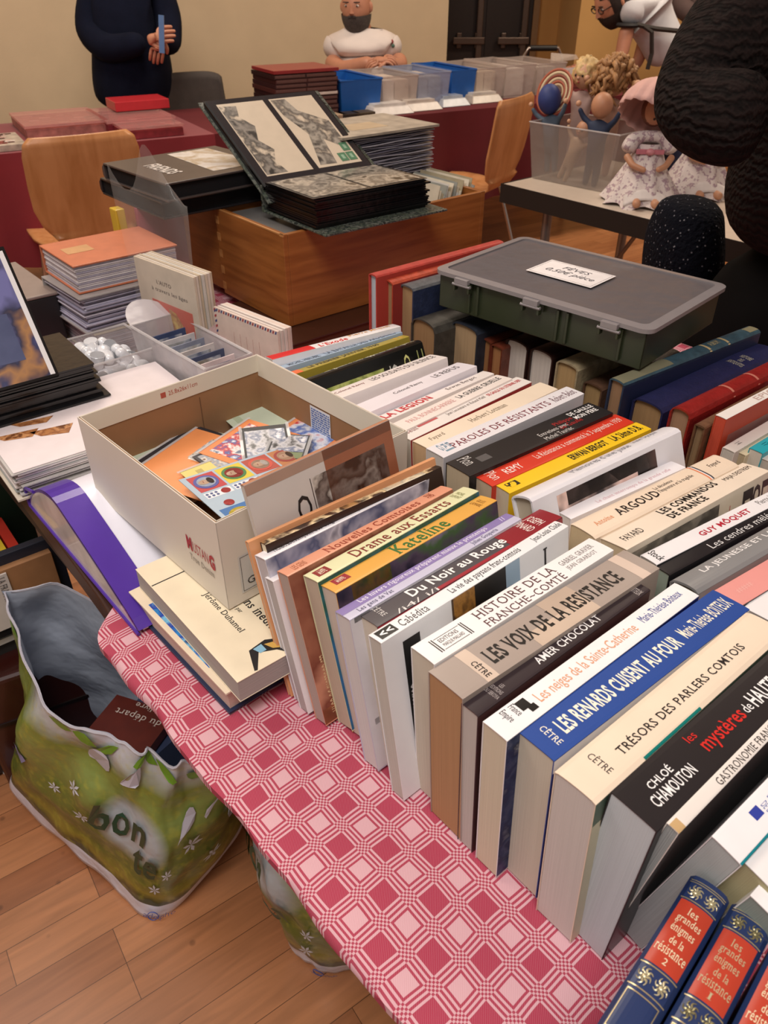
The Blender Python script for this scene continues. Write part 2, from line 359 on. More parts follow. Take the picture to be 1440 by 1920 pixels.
# ---------------------------------------------------------------- books
BOOKS = {}
def solve(A, B, C, w, lean, th=None, L=None, yaw=None, z0=TZ+.002, zt=None):
    zt = zt or z0 + w*math.cos(R(lean)) + ((th or .02)*math.sin(-R(lean)) if lean < 0 else 0)
    a = at(A[0], A[1], zt)
    if C:
        c = at(C[0], C[1], zt); d = c-a
        yaw = yaw if yaw is not None else math.degrees(math.atan2(d.x, d.y)); L = L or d.length
    yaw = YAW+1 if yaw is None else yaw; L = L or .21
    x = Vector((math.cos(R(yaw)), -math.sin(R(yaw)), 0))
    if th is None: th = (at(B[0], B[1], zt)-a).dot(x)/max(.7, math.cos(R(lean)))
    l = R(lean)
    o = a - (x*(-math.sin(l)) + Vector((0, 0, math.cos(l))))*w
    return o, yaw, th, L
def book(name, label, A, B, C, w, lean, cover, pg='d9cfc2', th=None, L=None, yaw=None, hard=False, bulge=None, sp=(), rc=(),
         rough=.35, spine=None, cat='book', z0=TZ+.002, zt=None, group=None, right=None, pgamt=.08, worn=0, at3=None):
    """sp: marks on the spine (kind, a0, a1, b0, b1, ...): a runs from the near end to the far end, b from left to right.
       rc: marks on the right cover: a as before, b from the spine down."""
    if at3: o, yaw, th, L = at3
    else: o, yaw, th, L = solve(A, B, C, w, lean, th, L, yaw, z0, zt)
    M = frame(o, yaw, lean)
    root = thing(name, label, cat, M, group)
    var = .12+worn if worn else .03
    cm = mat(cover, rough, var, 90 if worn else 30, .25 if worn else 0, 300)
    sm = mat(spine, rough, var, 90 if worn else 30, .25 if worn else 0, 300) if spine else cm
    rm = mat(right, rough, var, 30) if right else cm
    bu = (th*.16 if hard else 0.0006) if bulge is None else bulge
    ct = .0024 if hard else .0007; ov = .003 if hard else 0
    def top(x): q = 2*x/th-1; return w-bu + bu*math.sqrt(max(0, 1-min(1, abs(q))**2.2)) if bu > 0 else w
    n = 10
    arc = [(th*i/n, top(th*i/n)) for i in range(n+1)]; inn = [(min(max(x, ct), th-ct), z-ct) for x, z in arc]
    b = MB()
    b.box(0, ct, 0, L, 0, top(0), cm); b.box(th-ct, th, 0, L, 0, top(th), rm)
    for i in range(n):
        q = [arc[i], arc[i+1], inn[i+1], inn[i]]
        b.prism(q, 0, L, sm)
    def SP(a, b_, lift=.00025): x = b_*th; return (x, a*L, top(x)+lift)
    def patch(a0, a1, b0, b1, m, lift=.00018):
        k = 8; xs = [b0+(b1-b0)*i/k for i in range(k+1)]
        v = [SP(a, x_, lift) for a in (a0, a1) for x_ in xs]
        b.add(v, [(i, i+1, i+k+2, i+k+1) for i in range(k)], m)
    for e in sp:
        k, a0, a1, b0, b1 = e[:5]; o_ = e[6] if len(e) > 6 else {}
        if k == 'p': patch(a0, a1, b0, b1, e[5] if not isinstance(e[5], str) else mat(e[5], rough, .04))
        elif k == 't':     # reads away from the viewer
            b.text(o_['s'], lambda p, q: SP(a0+(a1-a0)*p, b1+(b0-b1)*q), mat(e[5], .4, 0), o_.get('serif', False), o_.get('bold', 0), o_.get('ital', o_.get('it', 0)), align=o_.get('al', 'LEFT'))
        elif k == 'x':     # reads across the spine
            b.text(o_['s'], lambda p, q: SP(a0+(a1-a0)*q, b0+(b1-b0)*p), mat(e[5], .4, 0), o_.get('serif', False), o_.get('bold', 0), o_.get('ital', o_.get('it', 0)), align=o_.get('al', 'CENTER'))
    def RC(a, d_, lift=.0002): return (th+lift, a*L, w-bu-.0005-d_*(w-bu-.002))
    for e in rc:
        k, a0, a1, b0, b1 = e[:5]; o_ = e[6] if len(e) > 6 else {}
        if k == 'p': b.quad(RC(a0, b0), RC(a0, b1), RC(a1, b1), RC(a1, b0), e[5] if not isinstance(e[5], str) else mat(e[5], rough, .04))
        elif k == 't':    # reads downwards from the spine
            b.text(o_['s'], lambda p, q: RC(a0+(a1-a0)*q, b0+(b1-b0)*p, .0004), mat(e[5], .4, 0), o_.get('serif', False), o_.get('bold', 0), o_.get('ital', o_.get('it', 0)))
        elif k == 'h':    # reads along the book
            b.text(o_['s'], lambda p, q: RC(a0+(a1-a0)*p, b1+(b0-b1)*q, .0004), mat(e[5], .4, 0), o_.get('serif', False), o_.get('bold', 0), o_.get('ital', o_.get('it', 0)))
    b.build('cover', root, smooth=30)
    pb = MB(); prof = [(ct+.0002, .001+ov)] + [(x, z-.0004-(0 if not hard else .0006)) for x, z in inn[0:1]+inn[1:-1]+inn[-1:]] + [(th-ct-.0002, .001+ov)]
    prof[1] = (ct+.0002, prof[1][1]); prof[-2] = (th-ct-.0002, prof[-2][1])
    pb.prism(prof, .0006+ov, L-.0006-ov, pages(pg, pgamt)).build('page_block', root, smooth=30)
    BOOKS[label] = (o, yaw, th, L, w, lean)
    return root
def T(s, a0, a1, b0, b1, col=INK, **k): k['s'] = s; return ('t', a0, a1, b0, b1, col, k)
def X(s, a0, a1, b0, b1, col=INK, **k): k['s'] = s; return ('x', a0, a1, b0, b1, col, k)
def Pp(a0, a1, b0, b1, m): return ('p', a0, a1, b0, b1, m)
def H(s, a0, a1, b0, b1, col=INK, **k): k['s'] = s; return ('h', a0, a1, b0, b1, col, k)
SE = dict(serif=True); BD = dict(bold=.018)
sepia = picture(('20140f', '4b2d1c', 'e0c79a', '2a1712', 'a87c4c'), 34, 1, (1, 1, 1))
# front row, from the shoe box towards the camera
book('paperback_book', 'brown and grey paperback with an old photograph, leaning over the shoe box rim', (450, 908), (456, 912), (722, 785), .216, 16, 'cdc6c0', 'd9d0c4', th=.006,
     spine='b98263', zt=.962, rc=(Pp(.5, 1, 0, 1, '9a5f44'), Pp(0, 1, 0, .05, 'a98a78'), Pp(.4, .93, .1, .95, picture(('2b2422', '8d8079', '4a3d38', 'd0c8be', '3b322f'), 26, 3)), Pp(.385, .39, .1, 1, '3a2a24'),
     ('t', .27, .36, .16, .52, INK, dict(s='CHA', serif=True, bold=.01))))
book('paperback_book', 'thin orange-backed book behind the brown picture book', (459, 1014), (470, 1016), (797, 862), .175, 17, 'e0a070', 'd9b896', th=.006, L=.235)
book('paperback_book', 'book with dark brown and cream painted cover art on its back', (487, 1016), (504, 1024), (815, 872), .175, 17, '2b1812', 'e8dcc0', th=.011, spine='3b2219',
     sp=(Pp(0, 1, 0, .12, 'd59b6c'), Pp(0, 1, .12, 1, sepia), Pp(.66, .9, .2, 1, 'ddd3bb')))
book('paperback_book', 'white and slate blue paperback between the dark brown and salmon ones', (477, 1040), (500, 1056), (804, 880), .166, 16, 'f0eef0', 'c9c2c4', spine='f0eef2',
     sp=(T('Besançon, des origines à nos jours', .14, .57, .35, .85, '55505a', serif=True), T('Georges Bidalot', .76, .97, .25, .75, '2c2c4a', serif=True), T('TIGIBUS', .06, .14, .45, .75, '333')),
     rc=(Pp(0, 1, 0, 1, picture(('3c4360', 'a9acc0', '56607f', 'c9cad6', '2c3048'), 14, 5)),))
book('paperback_book', 'short blank white book poking out at the near end of the front row', (496, 1082), (521, 1094), None, .15, 16, 'f0edee', 'c0b9b6', yaw=50, L=.06, th=.015)
book('paperback_book', 'salmon paperback with red lettered back, Nouvelles Comtoises', (519, 1070), (546, 1084), (826, 910), .168, 15, 'dd9a7c', 'b9a79d',
     sp=(T('Nouvelles Comtoises', .23, .8, .22, .85, '9a3f2a', serif=True, bold=.004), X('DIMEY', .86, .9, .2, .8, 'a04a30'), T('LES GENS', .05, .12, .3, .8, 'b06848')),
     rc=(Pp(0, 1, 0, 1, picture(('5a2c22', 'a0644c', '7c4030', 'c4876c'), 12, 8)), Pp(.12, .3, .42, .86, picture(('d9d0c8', '9c2f2a', 'e8e0d8', 'b03a34'), 60, 2)), Pp(0, .1, .9, 1, 'e08a60'), ('t', .05, .12, .55, .95, 'd9b48a', dict(s='LES COULEURS DU GOYA', serif=True))))
book('paperback_book', 'pale yellow paperback with dark red lettered back, Drame aux Essarts', (568, 1078), (600, 1097), (868, 912), .168, 14, 'dfe0b4', 'c9b9a4',
     sp=(T('Drame aux Essarts', .23, .83, .15, .85, '7e2a20', serif=True, bold=.008), Pp(.03, .1, .2, .75, '8c2a28'), X('M&S', .045, .085, .3, .65, 'f0e0c8'), X('MICHEL\nDUPONT', .88, .94, .2, .8, '8a8a5a')),
     rc=(Pp(0, 1, 0, 1, picture(('1f6a4c', '2b6fa8', '17584a', '3a86b8'), 10, 4)),))
book('paperback_book', 'golden yellow paperback with green lettered back and painted village cover, Kateline', (600, 1096), (636, 1116), (900, 928), .168, 13, 'e2a94c', 'd3c6b8',
     sp=(T('Kateline', .37, .7, .1, .9, '2f6a2a', serif=True, bold=.012), Pp(.04, .12, .15, .6, '9c2a34'), X('M&S', .055, .1, .25, .5, 'f0e0c8'), X('GILLES\nLAMAIRE', .9, .96, .2, .8, 'a0702a')),
     rc=(Pp(0, 1, 0, 1, picture(('37304a', '8a7890', '4c6a3a', '5a4a5c', '2a2438'), 16, 6)), Pp(.08, .3, 0, .4, picture(('3d5c22', 'c28a2c', '7a9a34', '2c4420'), 40, 9))))
book('paperback_book', 'thin violet and pale lilac paperback about hard winters, with a crumpled grey edge', (628, 1146), (664, 1162), (948, 962), .168, 12, 'c6c4da', 'd8d4d2', th=.02,
     sp=(Pp(0, 1, 0, .55, '8c7cb4'), T('Les hivers rigoureux préparent mieux le printemps', .1, .84, .08, .48, 'e8e4f2', serif=True, bold=.006), T('Les gens de Vat', .06, .24, .62, .95, '4a4668', serif=True), T('Julien Gouperia', .7, .86, .62, .95, '5a5678', serif=True), T('//', .93, .96, .1, .45, 'd8d4ea')),
     rc=(Pp(0, 1, 0, 1, 'd6d4d8'), Pp(.02, .1, 0, .03, INK), Pp(.03, .08, .66, .7, INK)))
book('paperback_book', 'dark grey and red paperback, Du Noir au Rouge', (668, 1150), (703, 1186), (1012, 954), .168, 11, '4c474c', 'd6ccbc',
     sp=(Pp(.7, 1, 0, 1, '8c1a28'), Pp(.3, .7, .86, 1, '9c2030'), T('Du Noir au Rouge', .2, .71, .25, .8, 'f4f2f0', bold=.02), X('CÊTRE', .05, .08, .15, .75, 'd8d4d0', serif=True), T('/i4/ i/i', .1, .3, .8, 1, 'e0dcd8'), X('JOSEPH\nPINARD', .82, .93, .1, .8, 'eadfd8', bold=.01)),
     rc=(Pp(0, 1, 0, 1, 'a02838'),))
book('paperback_book', 'white paperback with a black strip down its cover, La vie des paysans', (690, 1190), (714, 1204), (1040, 976), .175, 10, 'eeeff0', 'c8c4ba', th=.016,
     sp=(Pp(.015, .09, .15, .85, '161616'), T('<<', .025, .08, .3, .7, 'f4f4f4', bold=.03), T('Cabédita', .11, .24, .25, .85, '4a4644', serif=True, it=.2), T('La vie des paysans franc-comtois', .36, .74, .2, .85, '2c2a2a', serif=True, it=.2), T('Jean-Louis Clade', .82, .99, .2, .8, '3a3838', serif=True, it=.2)),
     rc=(Pp(.09, .17, .06, .95, '191818'), ('t', .1, .155, .32, .93, 'e8e6e2', dict(s='Collection Archives vivantes', serif=True)), ('t', .22, .28, .45, .68, '2a2828', dict(s='Cabédita', serif=True)),
         Pp(.33, .45, .0, .3, picture(('6a4420', 'a87838', '3c2814'), 60, 3)), Pp(.45, .62, .0, .45, '17120f'), Pp(.62, .7, .0, .15, '9ab4c8'), H('L', .84, .89, .04, .22, INK, serif=True), Pp(.33, .34, 0, 1, '6a6462')))
book('paperback_book', 'white paperback with thin outlined capital title, Histoire de la Franche-Comté', (770, 1212), (824, 1243), (1105, 1008), .168, 5, 'f4f1ef', 'cfc6b4',
     sp=(T('HISTOIRE DE LA', .28, .72, .14, .5, '5c3a3c', serif=True), T('FRANCHE~COMTÉ', .28, .72, .56, .94, '5c3a3c', serif=True), T('GABRIEL GRAVIER', .76, .96, .22, .45, '8a8684', serif=True), T('JEAN GIRARDOT', .76, .94, .55, .78, '8a8684', serif=True),
         T('EDITIONS', .09, .18, .32, .48, '4a4646'), T('MARQUE MAILLARD', .09, .19, .54, .7, '4a4646'), Pp(.07, .075, .2, .8, '3a3636'), Pp(.06, .065, .2, .8, '3a3636'), Pp(.205, .21, .2, .8, '3a3636'), Pp(.215, .22, .2, .8, '3a3636'), Pp(.08, .2, .24, .26, '5a5654'), Pp(.08, .2, .76, .78, '5a5654')))
book('paperback_book', 'thick taupe paperback with black condensed capitals, Les voix de la Résistance', (803, 1258), (868, 1316), (1170, 1030), .168, 4, 'a89a90', 'b98f68', th=.038,
     sp=(Pp(.11, .16, 0, 1, 'd4c0ae'), Pp(.36, .66, .55, 1, 'cdb8a4'), Pp(.5, .66, .0, .55, 'bca896'), Pp(.9, .95, 0, 1, 'd8c4b4'), T('LES VOIX DE LA RESISTANCE', .18, .85, .3, .74, '1a1716', bold=.03, serif=True), X('CÊTRE', .12, .15, .4, .9, '2a2220', serif=True, bold=.02)), pgamt=.15)
book('paperback_book', 'dark aubergine paperback, Amer Chocolat', (865, 1318), (901, 1341), (1188, 1088), .165, 3, '352c30', 'c4bdb6',
     sp=(T('AMER CHOCOLAT', .34, .71, .3, .75, 'f2eeec', bold=.012), X('LES\nEDITIONS\nDU SEKOYA', .1, .17, .1, .9, 'b4aaa8'), X('BOITEUX', .93, .965, .2, .9, 'c8c0bc')), rc=(Pp(0, 1, 0, 1, '4a2c2c'),))
book('paperback_book', 'white paperback with pale orange lettering and navy side, Les neiges de la Sainte-Catherine', (905, 1352), (955, 1388), (1265, 1092), .165, 3, 'f4f2f2', 'd8ccb4',
     sp=(T('Les neiges de la Sainte-Catherine', .19, .69, .25, .8, 'e0a27c'), T('Marie-Thérèse Boiteux', .73, .96, .25, .6, '47589a'), X('France\nEmpire', .05, .12, .1, .6, '3a3a3c'), Pp(.12, .16, .15, .55, '181818'), Pp(.14, .17, .5, .75, '181818')),
     rc=(Pp(0, 1, 0, 1, '1f2a78'), Pp(0, .25, .0, 1, picture(('26325a', '8a94b4', '4a6490', '1c2440', 'c4c8cc'), 60, 5))))
book('paperback_book', 'blue textured paperback with cream capitals, Les renards cuisent au four', (970, 1370), (1043, 1420), (1337, 1105), .165, 3, '1f4796', 'd2cab8', th=.034,
     sp=(T('LES RENARDS CUISENT AU FOUR', .1, .68, .3, .72, 'f2eedc', bold=.03), T('Marie-Thérèse BOITEUX', .71, .98, .28, .66, 'f0ead8', bold=.012), X('CÊTRE', .05, .08, .25, .8, 'e8e4d8', serif=True, bold=.01)), rough=.6, rc=(Pp(0, 1, 0, .08, 'eef0f4'), Pp(0, 1, .08, 1, '26337e')))
book('paperback_book', 'cream paperback with black serif capitals, Trésors des parlers comtois', (1040, 1444), (1112, 1496), (1400, 1145), .168, 3, 'efdcc4', 'd6cdc6', bulge=.002, th=.034,
     sp=(T('TRÉSORS DES PARLERS COMTOIS', .18, .83, .4, .66, '241f1e', serif=True, bold=.008), X('CÊTRE', .1, .13, .2, .75, '3a3230', serif=True), Pp(.22, .5, .94, 1, '0f7a72')), rc=(Pp(0, 1, 0, 1, 'cfc6a4'), Pp(0, 1, .0, .14, '0f7a72')))
book('paperback_book', 'thick black paperback with white and red lettering, Les mystères de Haute-Saône', (1145, 1484), (1220, 1544), None, .175, -2, '262325', 'ccd2d6', th=.035, yaw=51, L=.24,
     sp=(T('CHLOÉ', .09, .19, .26, .46, 'f2f0ee', bold=.012), T('CHAMOUTON', .06, .24, .52, .76, 'f2f0ee', bold=.012), T('les', .3, .34, .12, .3, 'd02a24'), T('mystères', .32, .52, .34, .74, 'd02a24', bold=.012), T('de', .53, .565, .4, .62, 'f0eeec'), T('HAUTE-SAÔNE', .575, .86, .22, .66, 'f2f0ee', bold=.02)), rc=(Pp(0, 1, 0, 1, '191718'),))
book('paperback_book', 'thin worn white-backed gastronomy booklet with a dark cover', (1250, 1542), (1270, 1552), None, .178, -7, 'e9e2da', 'b7bcbb', th=.009, yaw=50, L=.25,
     sp=(T('GASTRONOMIE FRANC-COMTOISE', .2, .62, .25, .85, '3a302c', serif=True), Pp(0, .03, .2, 1, 'c9a878')), rc=(Pp(0, 1, 0, 1, picture(('1c1010', '3a1a14', '241312', '6a2c1c'), 9, 4)),), pgamt=.4)
book('paperback_book', 'white paperback with a small blue tulip emblem and teal edge', (1335, 1567), (1377, 1595), None, .168, -12, 'f2eff0', 'b9bebe', th=.022, yaw=51, L=.22,
     sp=(X('EDITIONS\nDE L\'EST', .2, .27, .3, .85, '6a7ab0'), Pp(.15, .19, .25, .55, '3444a0'), Pp(0, 1, .93, 1, '12808c')), rc=(Pp(0, 1, 0, .05, '12808c'),))
book('paperback_book', 'white paperback with yellowed pages and thin grey lettering near the right edge', (1387, 1608), (1426, 1648), None, .16, -12, 'f1efee', 'b4ab86', th=.024, yaw=51, L=.2,
     sp=(T('Flammarion', .13, .4, .5, .8, '5a5658', serif=True),))
book('paperback_book', 'white paperback with one dark red initial, nearest at the right edge', (1407, 1678), (1450, 1712), None, .15, -12, 'f2f0ef', '8f9a94', th=.025, yaw=51, L=.2, sp=(X('G', .1, .16, .2, .5, '9a3a4c', serif=True),))
# second row
PH = picture(('1c1718', '3a2a2c', 'c89a90', 'e8c8bc', '2a2022'), 9, 6)
book('paperback_book', 'red and white brush-lettered paperback at the back end of the second row', (497, 668), None, (735, 607), .15, 10, 'f0eeef', 'd0c8c0', th=.024,
     sp=(Pp(0, .32, 0, 1, 'd8262c'), T("L'Exode", .36, .58, .35, .95, 'd42a2a', bold=.02, ital=.2), T('Pierre Miquel', .62, .95, .1, .6, 'd89a50', bold=.01)))
book('paperback_book', 'light blue-grey paperback, La bataille des Ardennes', (508, 690), None, (741, 620), .145, 12, '9db2c8', 'd0c8c0', th=.018,
     sp=(T('MICHEL HERUBEL', .1, .34, .3, .85, '2a3040', bold=.01), T('LA BATAILLE DES ARDENNES', .38, .96, .2, .85, '3a4458', serif=True, bold=.01)))
book('paperback_book', 'mustard yellow paperback, Le premier janvier 1960', (527, 702), None, (753, 628), .145, 12, 'a8963a', 'd0c8c0', th=.018,
     sp=(Pp(0, .12, 0, 1, 'e8703a'), T('LE PREMIER JANVIER 1960', .18, .76, .2, .85, '2a2618', bold=.016), T('11', .9, .96, .2, .8, 'd8a020', bold=.02)))
book('hardcover_book', 'glossy black jacketed book about Algeria, its green photo cover showing', (550, 716), None, (768, 640), .16, 24, '161716', 'd0c8c0', th=.028, hard=True,
     sp=(T('La guerre des appelés en Algérie', .2, .98, .2, .75, 'e8e6cc', serif=True, bold=.005),), rough=.22,
     rc=(Pp(.0, .62, .1, 1, picture(('2a3418', '8a9a4a', 'c4cc7c', '4a5a28'), 30, 3)), H('JO', .66, .74, .1, .3, 'c8c8c0', bold=.02), H('Q', .8, .86, .05, .3, 'd8d88c', serif=True), H('H', .93, .98, .05, .25, 'a8b070')))
book('paperback_book', 'cream paperback, Les soldats du silence, thin lettering', (592, 744), None, (806, 664), .15, 12, 'ede4e0', 'd9cfc4', th=.036,
     sp=(T('Colonel Rémy', .1, .34, .3, .55, '8a4a48'), T('LES SOLDATS DU SILENCE', .4, .97, .22, .55, '4a4244')))
book('paperback_book', 'pale lilac-white paperback, Le refus', (640, 770), None, (857, 679), .15, 11, 'e8e2e8', 'd9cfc4', th=.037,
     sp=(T('Colonel Rémy', .36, .6, .3, .55, '4a4446'), T('LE REFUS', .7, .93, .25, .55, '4a4446')))
book('paperback_book', 'cream paperback with heavy red lettering, La Légion', (688, 788), None, (905, 695), .148, 9, 'ece3de', 'd9cfc4', th=.021,
     sp=(T('LA LEGION', .08, .47, .15, .8, 'c0282e', bold=.035), T('Erwan Bergot', .62, .88, .25, .7, '5a4a48', serif=True)))
book('paperback_book', 'cream paperback, La guerre cruelle, author in faint red', (722, 800), None, (930, 702), .15, 8, 'efe4dc', 'd9cfc4', th=.028,
     sp=(T('PAUL BONNECARRERE', .12, .52, .3, .65, 'd8a09c'), T('LA GUERRE CRUELLE', .56, .96, .25, .6, '2c3036', serif=True, bold=.012)))
book('paperback_book', 'off-white paperback with small red publisher block and a campaign history title', (741, 812), (772, 826), (968, 706), .15, 4, 'eae3dd', 'c5c0b8', th=.026,
     sp=(T('Seuil', .04, .12, .2, .5, '8a4a48', serif=True), Pp(.13, .28, .25, .4, 'c05a5c'), T('Jean Lacouture et Roland Mehl', .34, .66, .3, .6, '6a5c58', serif=True, ital=.2), T('DE GAULLE OU L\'ETERNEL DEFI', .68, .97, .3, .55, 'c03038', bold=.02)), rc=(Pp(0, 1, 0, 1, 'a02a30'),))
book('paperback_book', 'cream-yellow paperback by Herbert Lottman', (773, 826), (803, 842), (1012, 716), .15, 2, 'eeddc6', 'cfae88', th=.03,
     sp=(T('Fayard', .07, .17, .3, .6, '8a7a68', serif=True), T('Herbert Lottman', .36, .64, .28, .58, '8a7a68', serif=True)))
book('paperback_book', 'white paperback with dark red serif capitals, Paroles de Résistants', (799, 840), (830, 860), (1062, 724), .152, 2, 'e6e3e6', 'd0ccc6',
     sp=(T('PAROLES DE RÉSISTANTS', .1, .78, .25, .75, '7a2a36', serif=True), T('Robert Belot', .81, .98, .3, .75, '7a5a60', serif=True), X('B\nR\nG', .04, .11, .1, .6, '6a8aa0'), Pp(.05, .1, .65, .75, '7a98a8')))
book('paperback_book', 'thick black paperback memoir of a general, with red and white lettering', (836, 867), (888, 892), (1103, 754), .155, 3, '211f21', 'c2b49a',
     sp=(X('Plon', .05, .12, .1, .55, 'c8c4c0', serif=True), Pp(.13, .2, .35, .65, '5a5858'), T('DE GAULLE\nMON PÈRE', .8, .98, .12, .6, 'eceae8', bold=.02), T('Philippe\nde Gaulle', .66, .82, .3, .75, 'b02a2a'), T('Entretiens avec\nMichel Tauriac', .52, .72, .5, .95, 'd0ccc8')), rc=(Pp(0, 1, 0, 1, '1a181a'), Pp(0, .3, 0, 1, picture(('1c1a1c', '8a8684', '2c2a2c', 'c8c4c0'), 30, 7))))
book('paperback_book', 'bright red paperback by Rémy about September 1939', (889, 892), (922, 914), (1153, 776), .152, 3, 'd23a26', 'cbb79c',
     sp=(X('Plon', .04, .1, .15, .75, 'f4dcd0'), T('REMY', .13, .24, .35, .75, 'f8ece4'), T('La Résistance a commencé le 3 septembre 1939', .34, .97, .3, .75, 'f4dcd0')))
book('paperback_book', 'bright yellow paperback by Erwan Bergot about an armoured division', (927, 908), (956, 926), (1192, 791), .152, 3, 'f2c826', 'd4c8ae',
     sp=(T('ERWAN BERGOT', .45, .71, .25, .75, '26221c', bold=.03), T('LA 2ème D.B.', .75, .97, .2, .75, '1c1a18', serif=True, bold=.02), Pp(.03, .1, .3, .7, picture(('f2c826', '2a2614', 'f2c826'), 120, 2, sharp=True))))
book('hardcover_book', 'white jacketed book with a face photograph on its cover, Mémoires d\'une juste', (957, 927), None, (1234, 800), .178, 23, 'eceaee', 'c9bda8', th=.03, hard=True, bulge=.005,
     sp=(T("Mémoires d'une Juste", .31, .7, .3, .75, '8a8a92'), T('Irene Opdyke', .74, .91, .25, .6, '9a9aa2')), rough=.25,
     rc=(Pp(.14, .8, .03, 1, PH), Pp(.14, .2, .2, 1, '1a181c'), Pp(.66, .8, .03, 1, '1d1a1c'), Pp(.2, .66, .03, .12, '241c1e'), Pp(.9, .96, .5, .7, '3a3638')))
book('paperback_book', 'thin white paperback with faint pink lettering before the cream Argoud one', (1044, 958), (1062, 972), (1258, 864), .15, 6, 'f0edf0', 'd9d0c8', th=.02,
     sp=(T('Le chant interrompu de la grande rafle', .25, .9, .5, .8, 'dcb4bc', serif=True),))
book('paperback_book', 'wide cream paperback with black title Argoud and a tricolour stripe', (1070, 980), (1123, 1007), (1338, 850), .155, 3, 'f0dcc4', 'd8c29c', bulge=.002,
     sp=(T('Antoine', .07, .18, .4, .62, 'e09a70', serif=True, bold=.01), T('ARGOUD', .21, .49, .3, .66, '241c1a', serif=True, bold=.015), T("La décadence\nl'imposture et la tragédie", .5, .74, .2, .6, '3a2e2a', serif=True), Pp(.785, .795, 0, 1, 'e88a60'), Pp(.795, .803, 0, 1, 'f0ece8'), Pp(.803, .813, 0, 1, '4a4850'), T('Fayard', .87, .95, .35, .6, '3a2e2a', serif=True)))
book('paperback_book', 'cream paperback about wartime commandos with a black and grey photo cover', (1125, 1008), (1170, 1034), (1392, 867), .155, 10, 'f1e2ce', 'd6c4a4', th=.032,
     sp=(T('FAYARD', .05, .17, .4, .68, '3a3430'), T('LES COMMANDOS\nDE FRANCE', .33, .73, .12, .8, '1c1816', serif=True, bold=.03), T('MAJA DESTREM', .78, .98, .25, .5, '4a4038')),
     rc=(Pp(0, 1, 0, 1, 'd8cdb8'), Pp(0, .62, .04, 1, picture(('1c1b1a', '8a857c', '2a2826', 'c4bcae', '3a3836'), 22, 11)), ('t', .8, .88, .05, .35, '1f1d1c', dict(s='D', bold=.05)), ('t', .88, .94, .05, .35, '1f1d1c', dict(s='CO', bold=.05)), ('t', .95, 1, .05, .35, '1f1d1c', dict(s='LE', bold=.05)), H('Les', .7, .76, .1, .3, 'c07a70', bold=.02)))
book('paperback_book', 'white paperback with red capital title, Guy Môquet', (1201, 1040), (1228, 1062), (1440, 922), .15, 4, 'f1eff0', 'b9b5ae', L=.225,
     sp=(T('GUY MÔQUET', .32, .66, .28, .8, 'b82a3c', bold=.025), X('Stock', .03, .07, .1, .9, '1c1a1a', serif=True, bold=.01), T('Pierre-Louis Basse', .74, .98, .2, .6, '8a8684')), rc=(Pp(0, 1, 0, 1, '3a3a3c'),))
book('paperback_book', 'black paperback with thin white lettering, Les cendres mêlées', (1231, 1063), (1254, 1080), (1440, 951), .15, 3, '242326', '9aa89a', L=.22,
     sp=(T('Les cendres mêlées', .3, .78, .3, .85, 'dcdad8'),))
book('hardcover_book', 'silver-grey jacketed book, La jeunesse et la Résistance', (1256, 1082), (1297, 1108), (1440, 980), .155, 12, '8d8d8d', 'a8ab9f', L=.23, hard=True, th=.03, rough=.28,
     sp=(T('LA JEUNESSE ET LA RÉSISTANCE', .12, .92, .25, .6, 'eeecea', bold=.015),), rc=(Pp(0, 1, .0, 1, '9c9290'), Pp(.2, 1, .3, .33, '4a3430')))
book('paperback_book', 'pink paperback behind the blue one, author in white', (1340, 1106), (1388, 1132), (1440, 1048), .155, 5, 'eb9f98', 'd8c4b8', L=.21, th=.027,
     sp=(T('YVES DE GAULLE', .36, .85, .3, .6, 'f6e4de', bold=.01), T('###', .06, .16, .4, .6, 'f2b8b0')), rc=(Pp(0, 1, 0, 1, '2c2224'),))
book('paperback_book', 'white paperback with a black round emblem at the right edge', (1394, 1138), (1460, 1170), None, .155, 3, 'f0eeee', 'd0ccc8', yaw=51, L=.21, th=.034,
     sp=(Pp(.2, .3, .1, .6, '1c1a1a'), T('B', .215, .285, .2, .5, 'f0eeee', bold=.03)))
# third row: older bindings
def old(label, A, B, C, w, cover, th=None, L=.22, pg='a98a64', **k):
    return book('hardcover_book', label, A, B, C, w, k.pop('lean', 0), cover, pg, th=th, L=L, yaw=k.pop('yaw', None if C else 51), hard=k.pop('hard', True), rough=k.pop('rough', .5), worn=k.pop('worn', .15), pgamt=.25, **k)
old('tall thin red-backed book with pale ends, nearest the wooden card box', (691, 511), (712, 518), (930, 448), .215, 'b23a30', L=None, th=.02, rc=(Pp(0, 1, 0, 1, 'a83a30'),), pg='b8c4cc', worn=.05)
old('red-brown old book beside the tall thin red one', (715, 520), (740, 528), None, .205, 'b4482f', L=.24, sp=(), rc=(Pp(0, 1, 0, 1, '8c2a28'),))
old('old book with grey back and navy boards under the plastic case', (750, 530), (770, 542), None, .2, '2a3350', L=.24, spine='55585c')
old('very thick old book with a rounded dark brown back', (771, 590), (843, 602), None, .158, '43403a', L=.22, pg='a5825c', bulge=.014)
old('thick old book with a worn blue-black back', (847, 598), (888, 622), None, .157, '2a2f3a', L=.22, pg='b99c78', bulge=.008)
old('small red-brown leather book, left of a pair', (898, 630), (921, 640), None, .14, '6c3424', L=.17, pg='a8764c', rough=.3, yaw=51)
old('small red-brown leather book, right of a pair', (921, 643), (943, 652), None, .138, '6c3424', L=.17, pg='a8764c', rough=.3, yaw=51)
old('dark brown book with white pages, left of a pair', (949, 630), (990, 648), None, .15, '34201c', L=.2, pg='ded6cc', worn=0, rough=.3)
old('dark brown book with white pages, right of a pair', (995, 648), (1038, 666), None, .15, '34201c', L=.2, pg='ded6cc', worn=0, rough=.3)
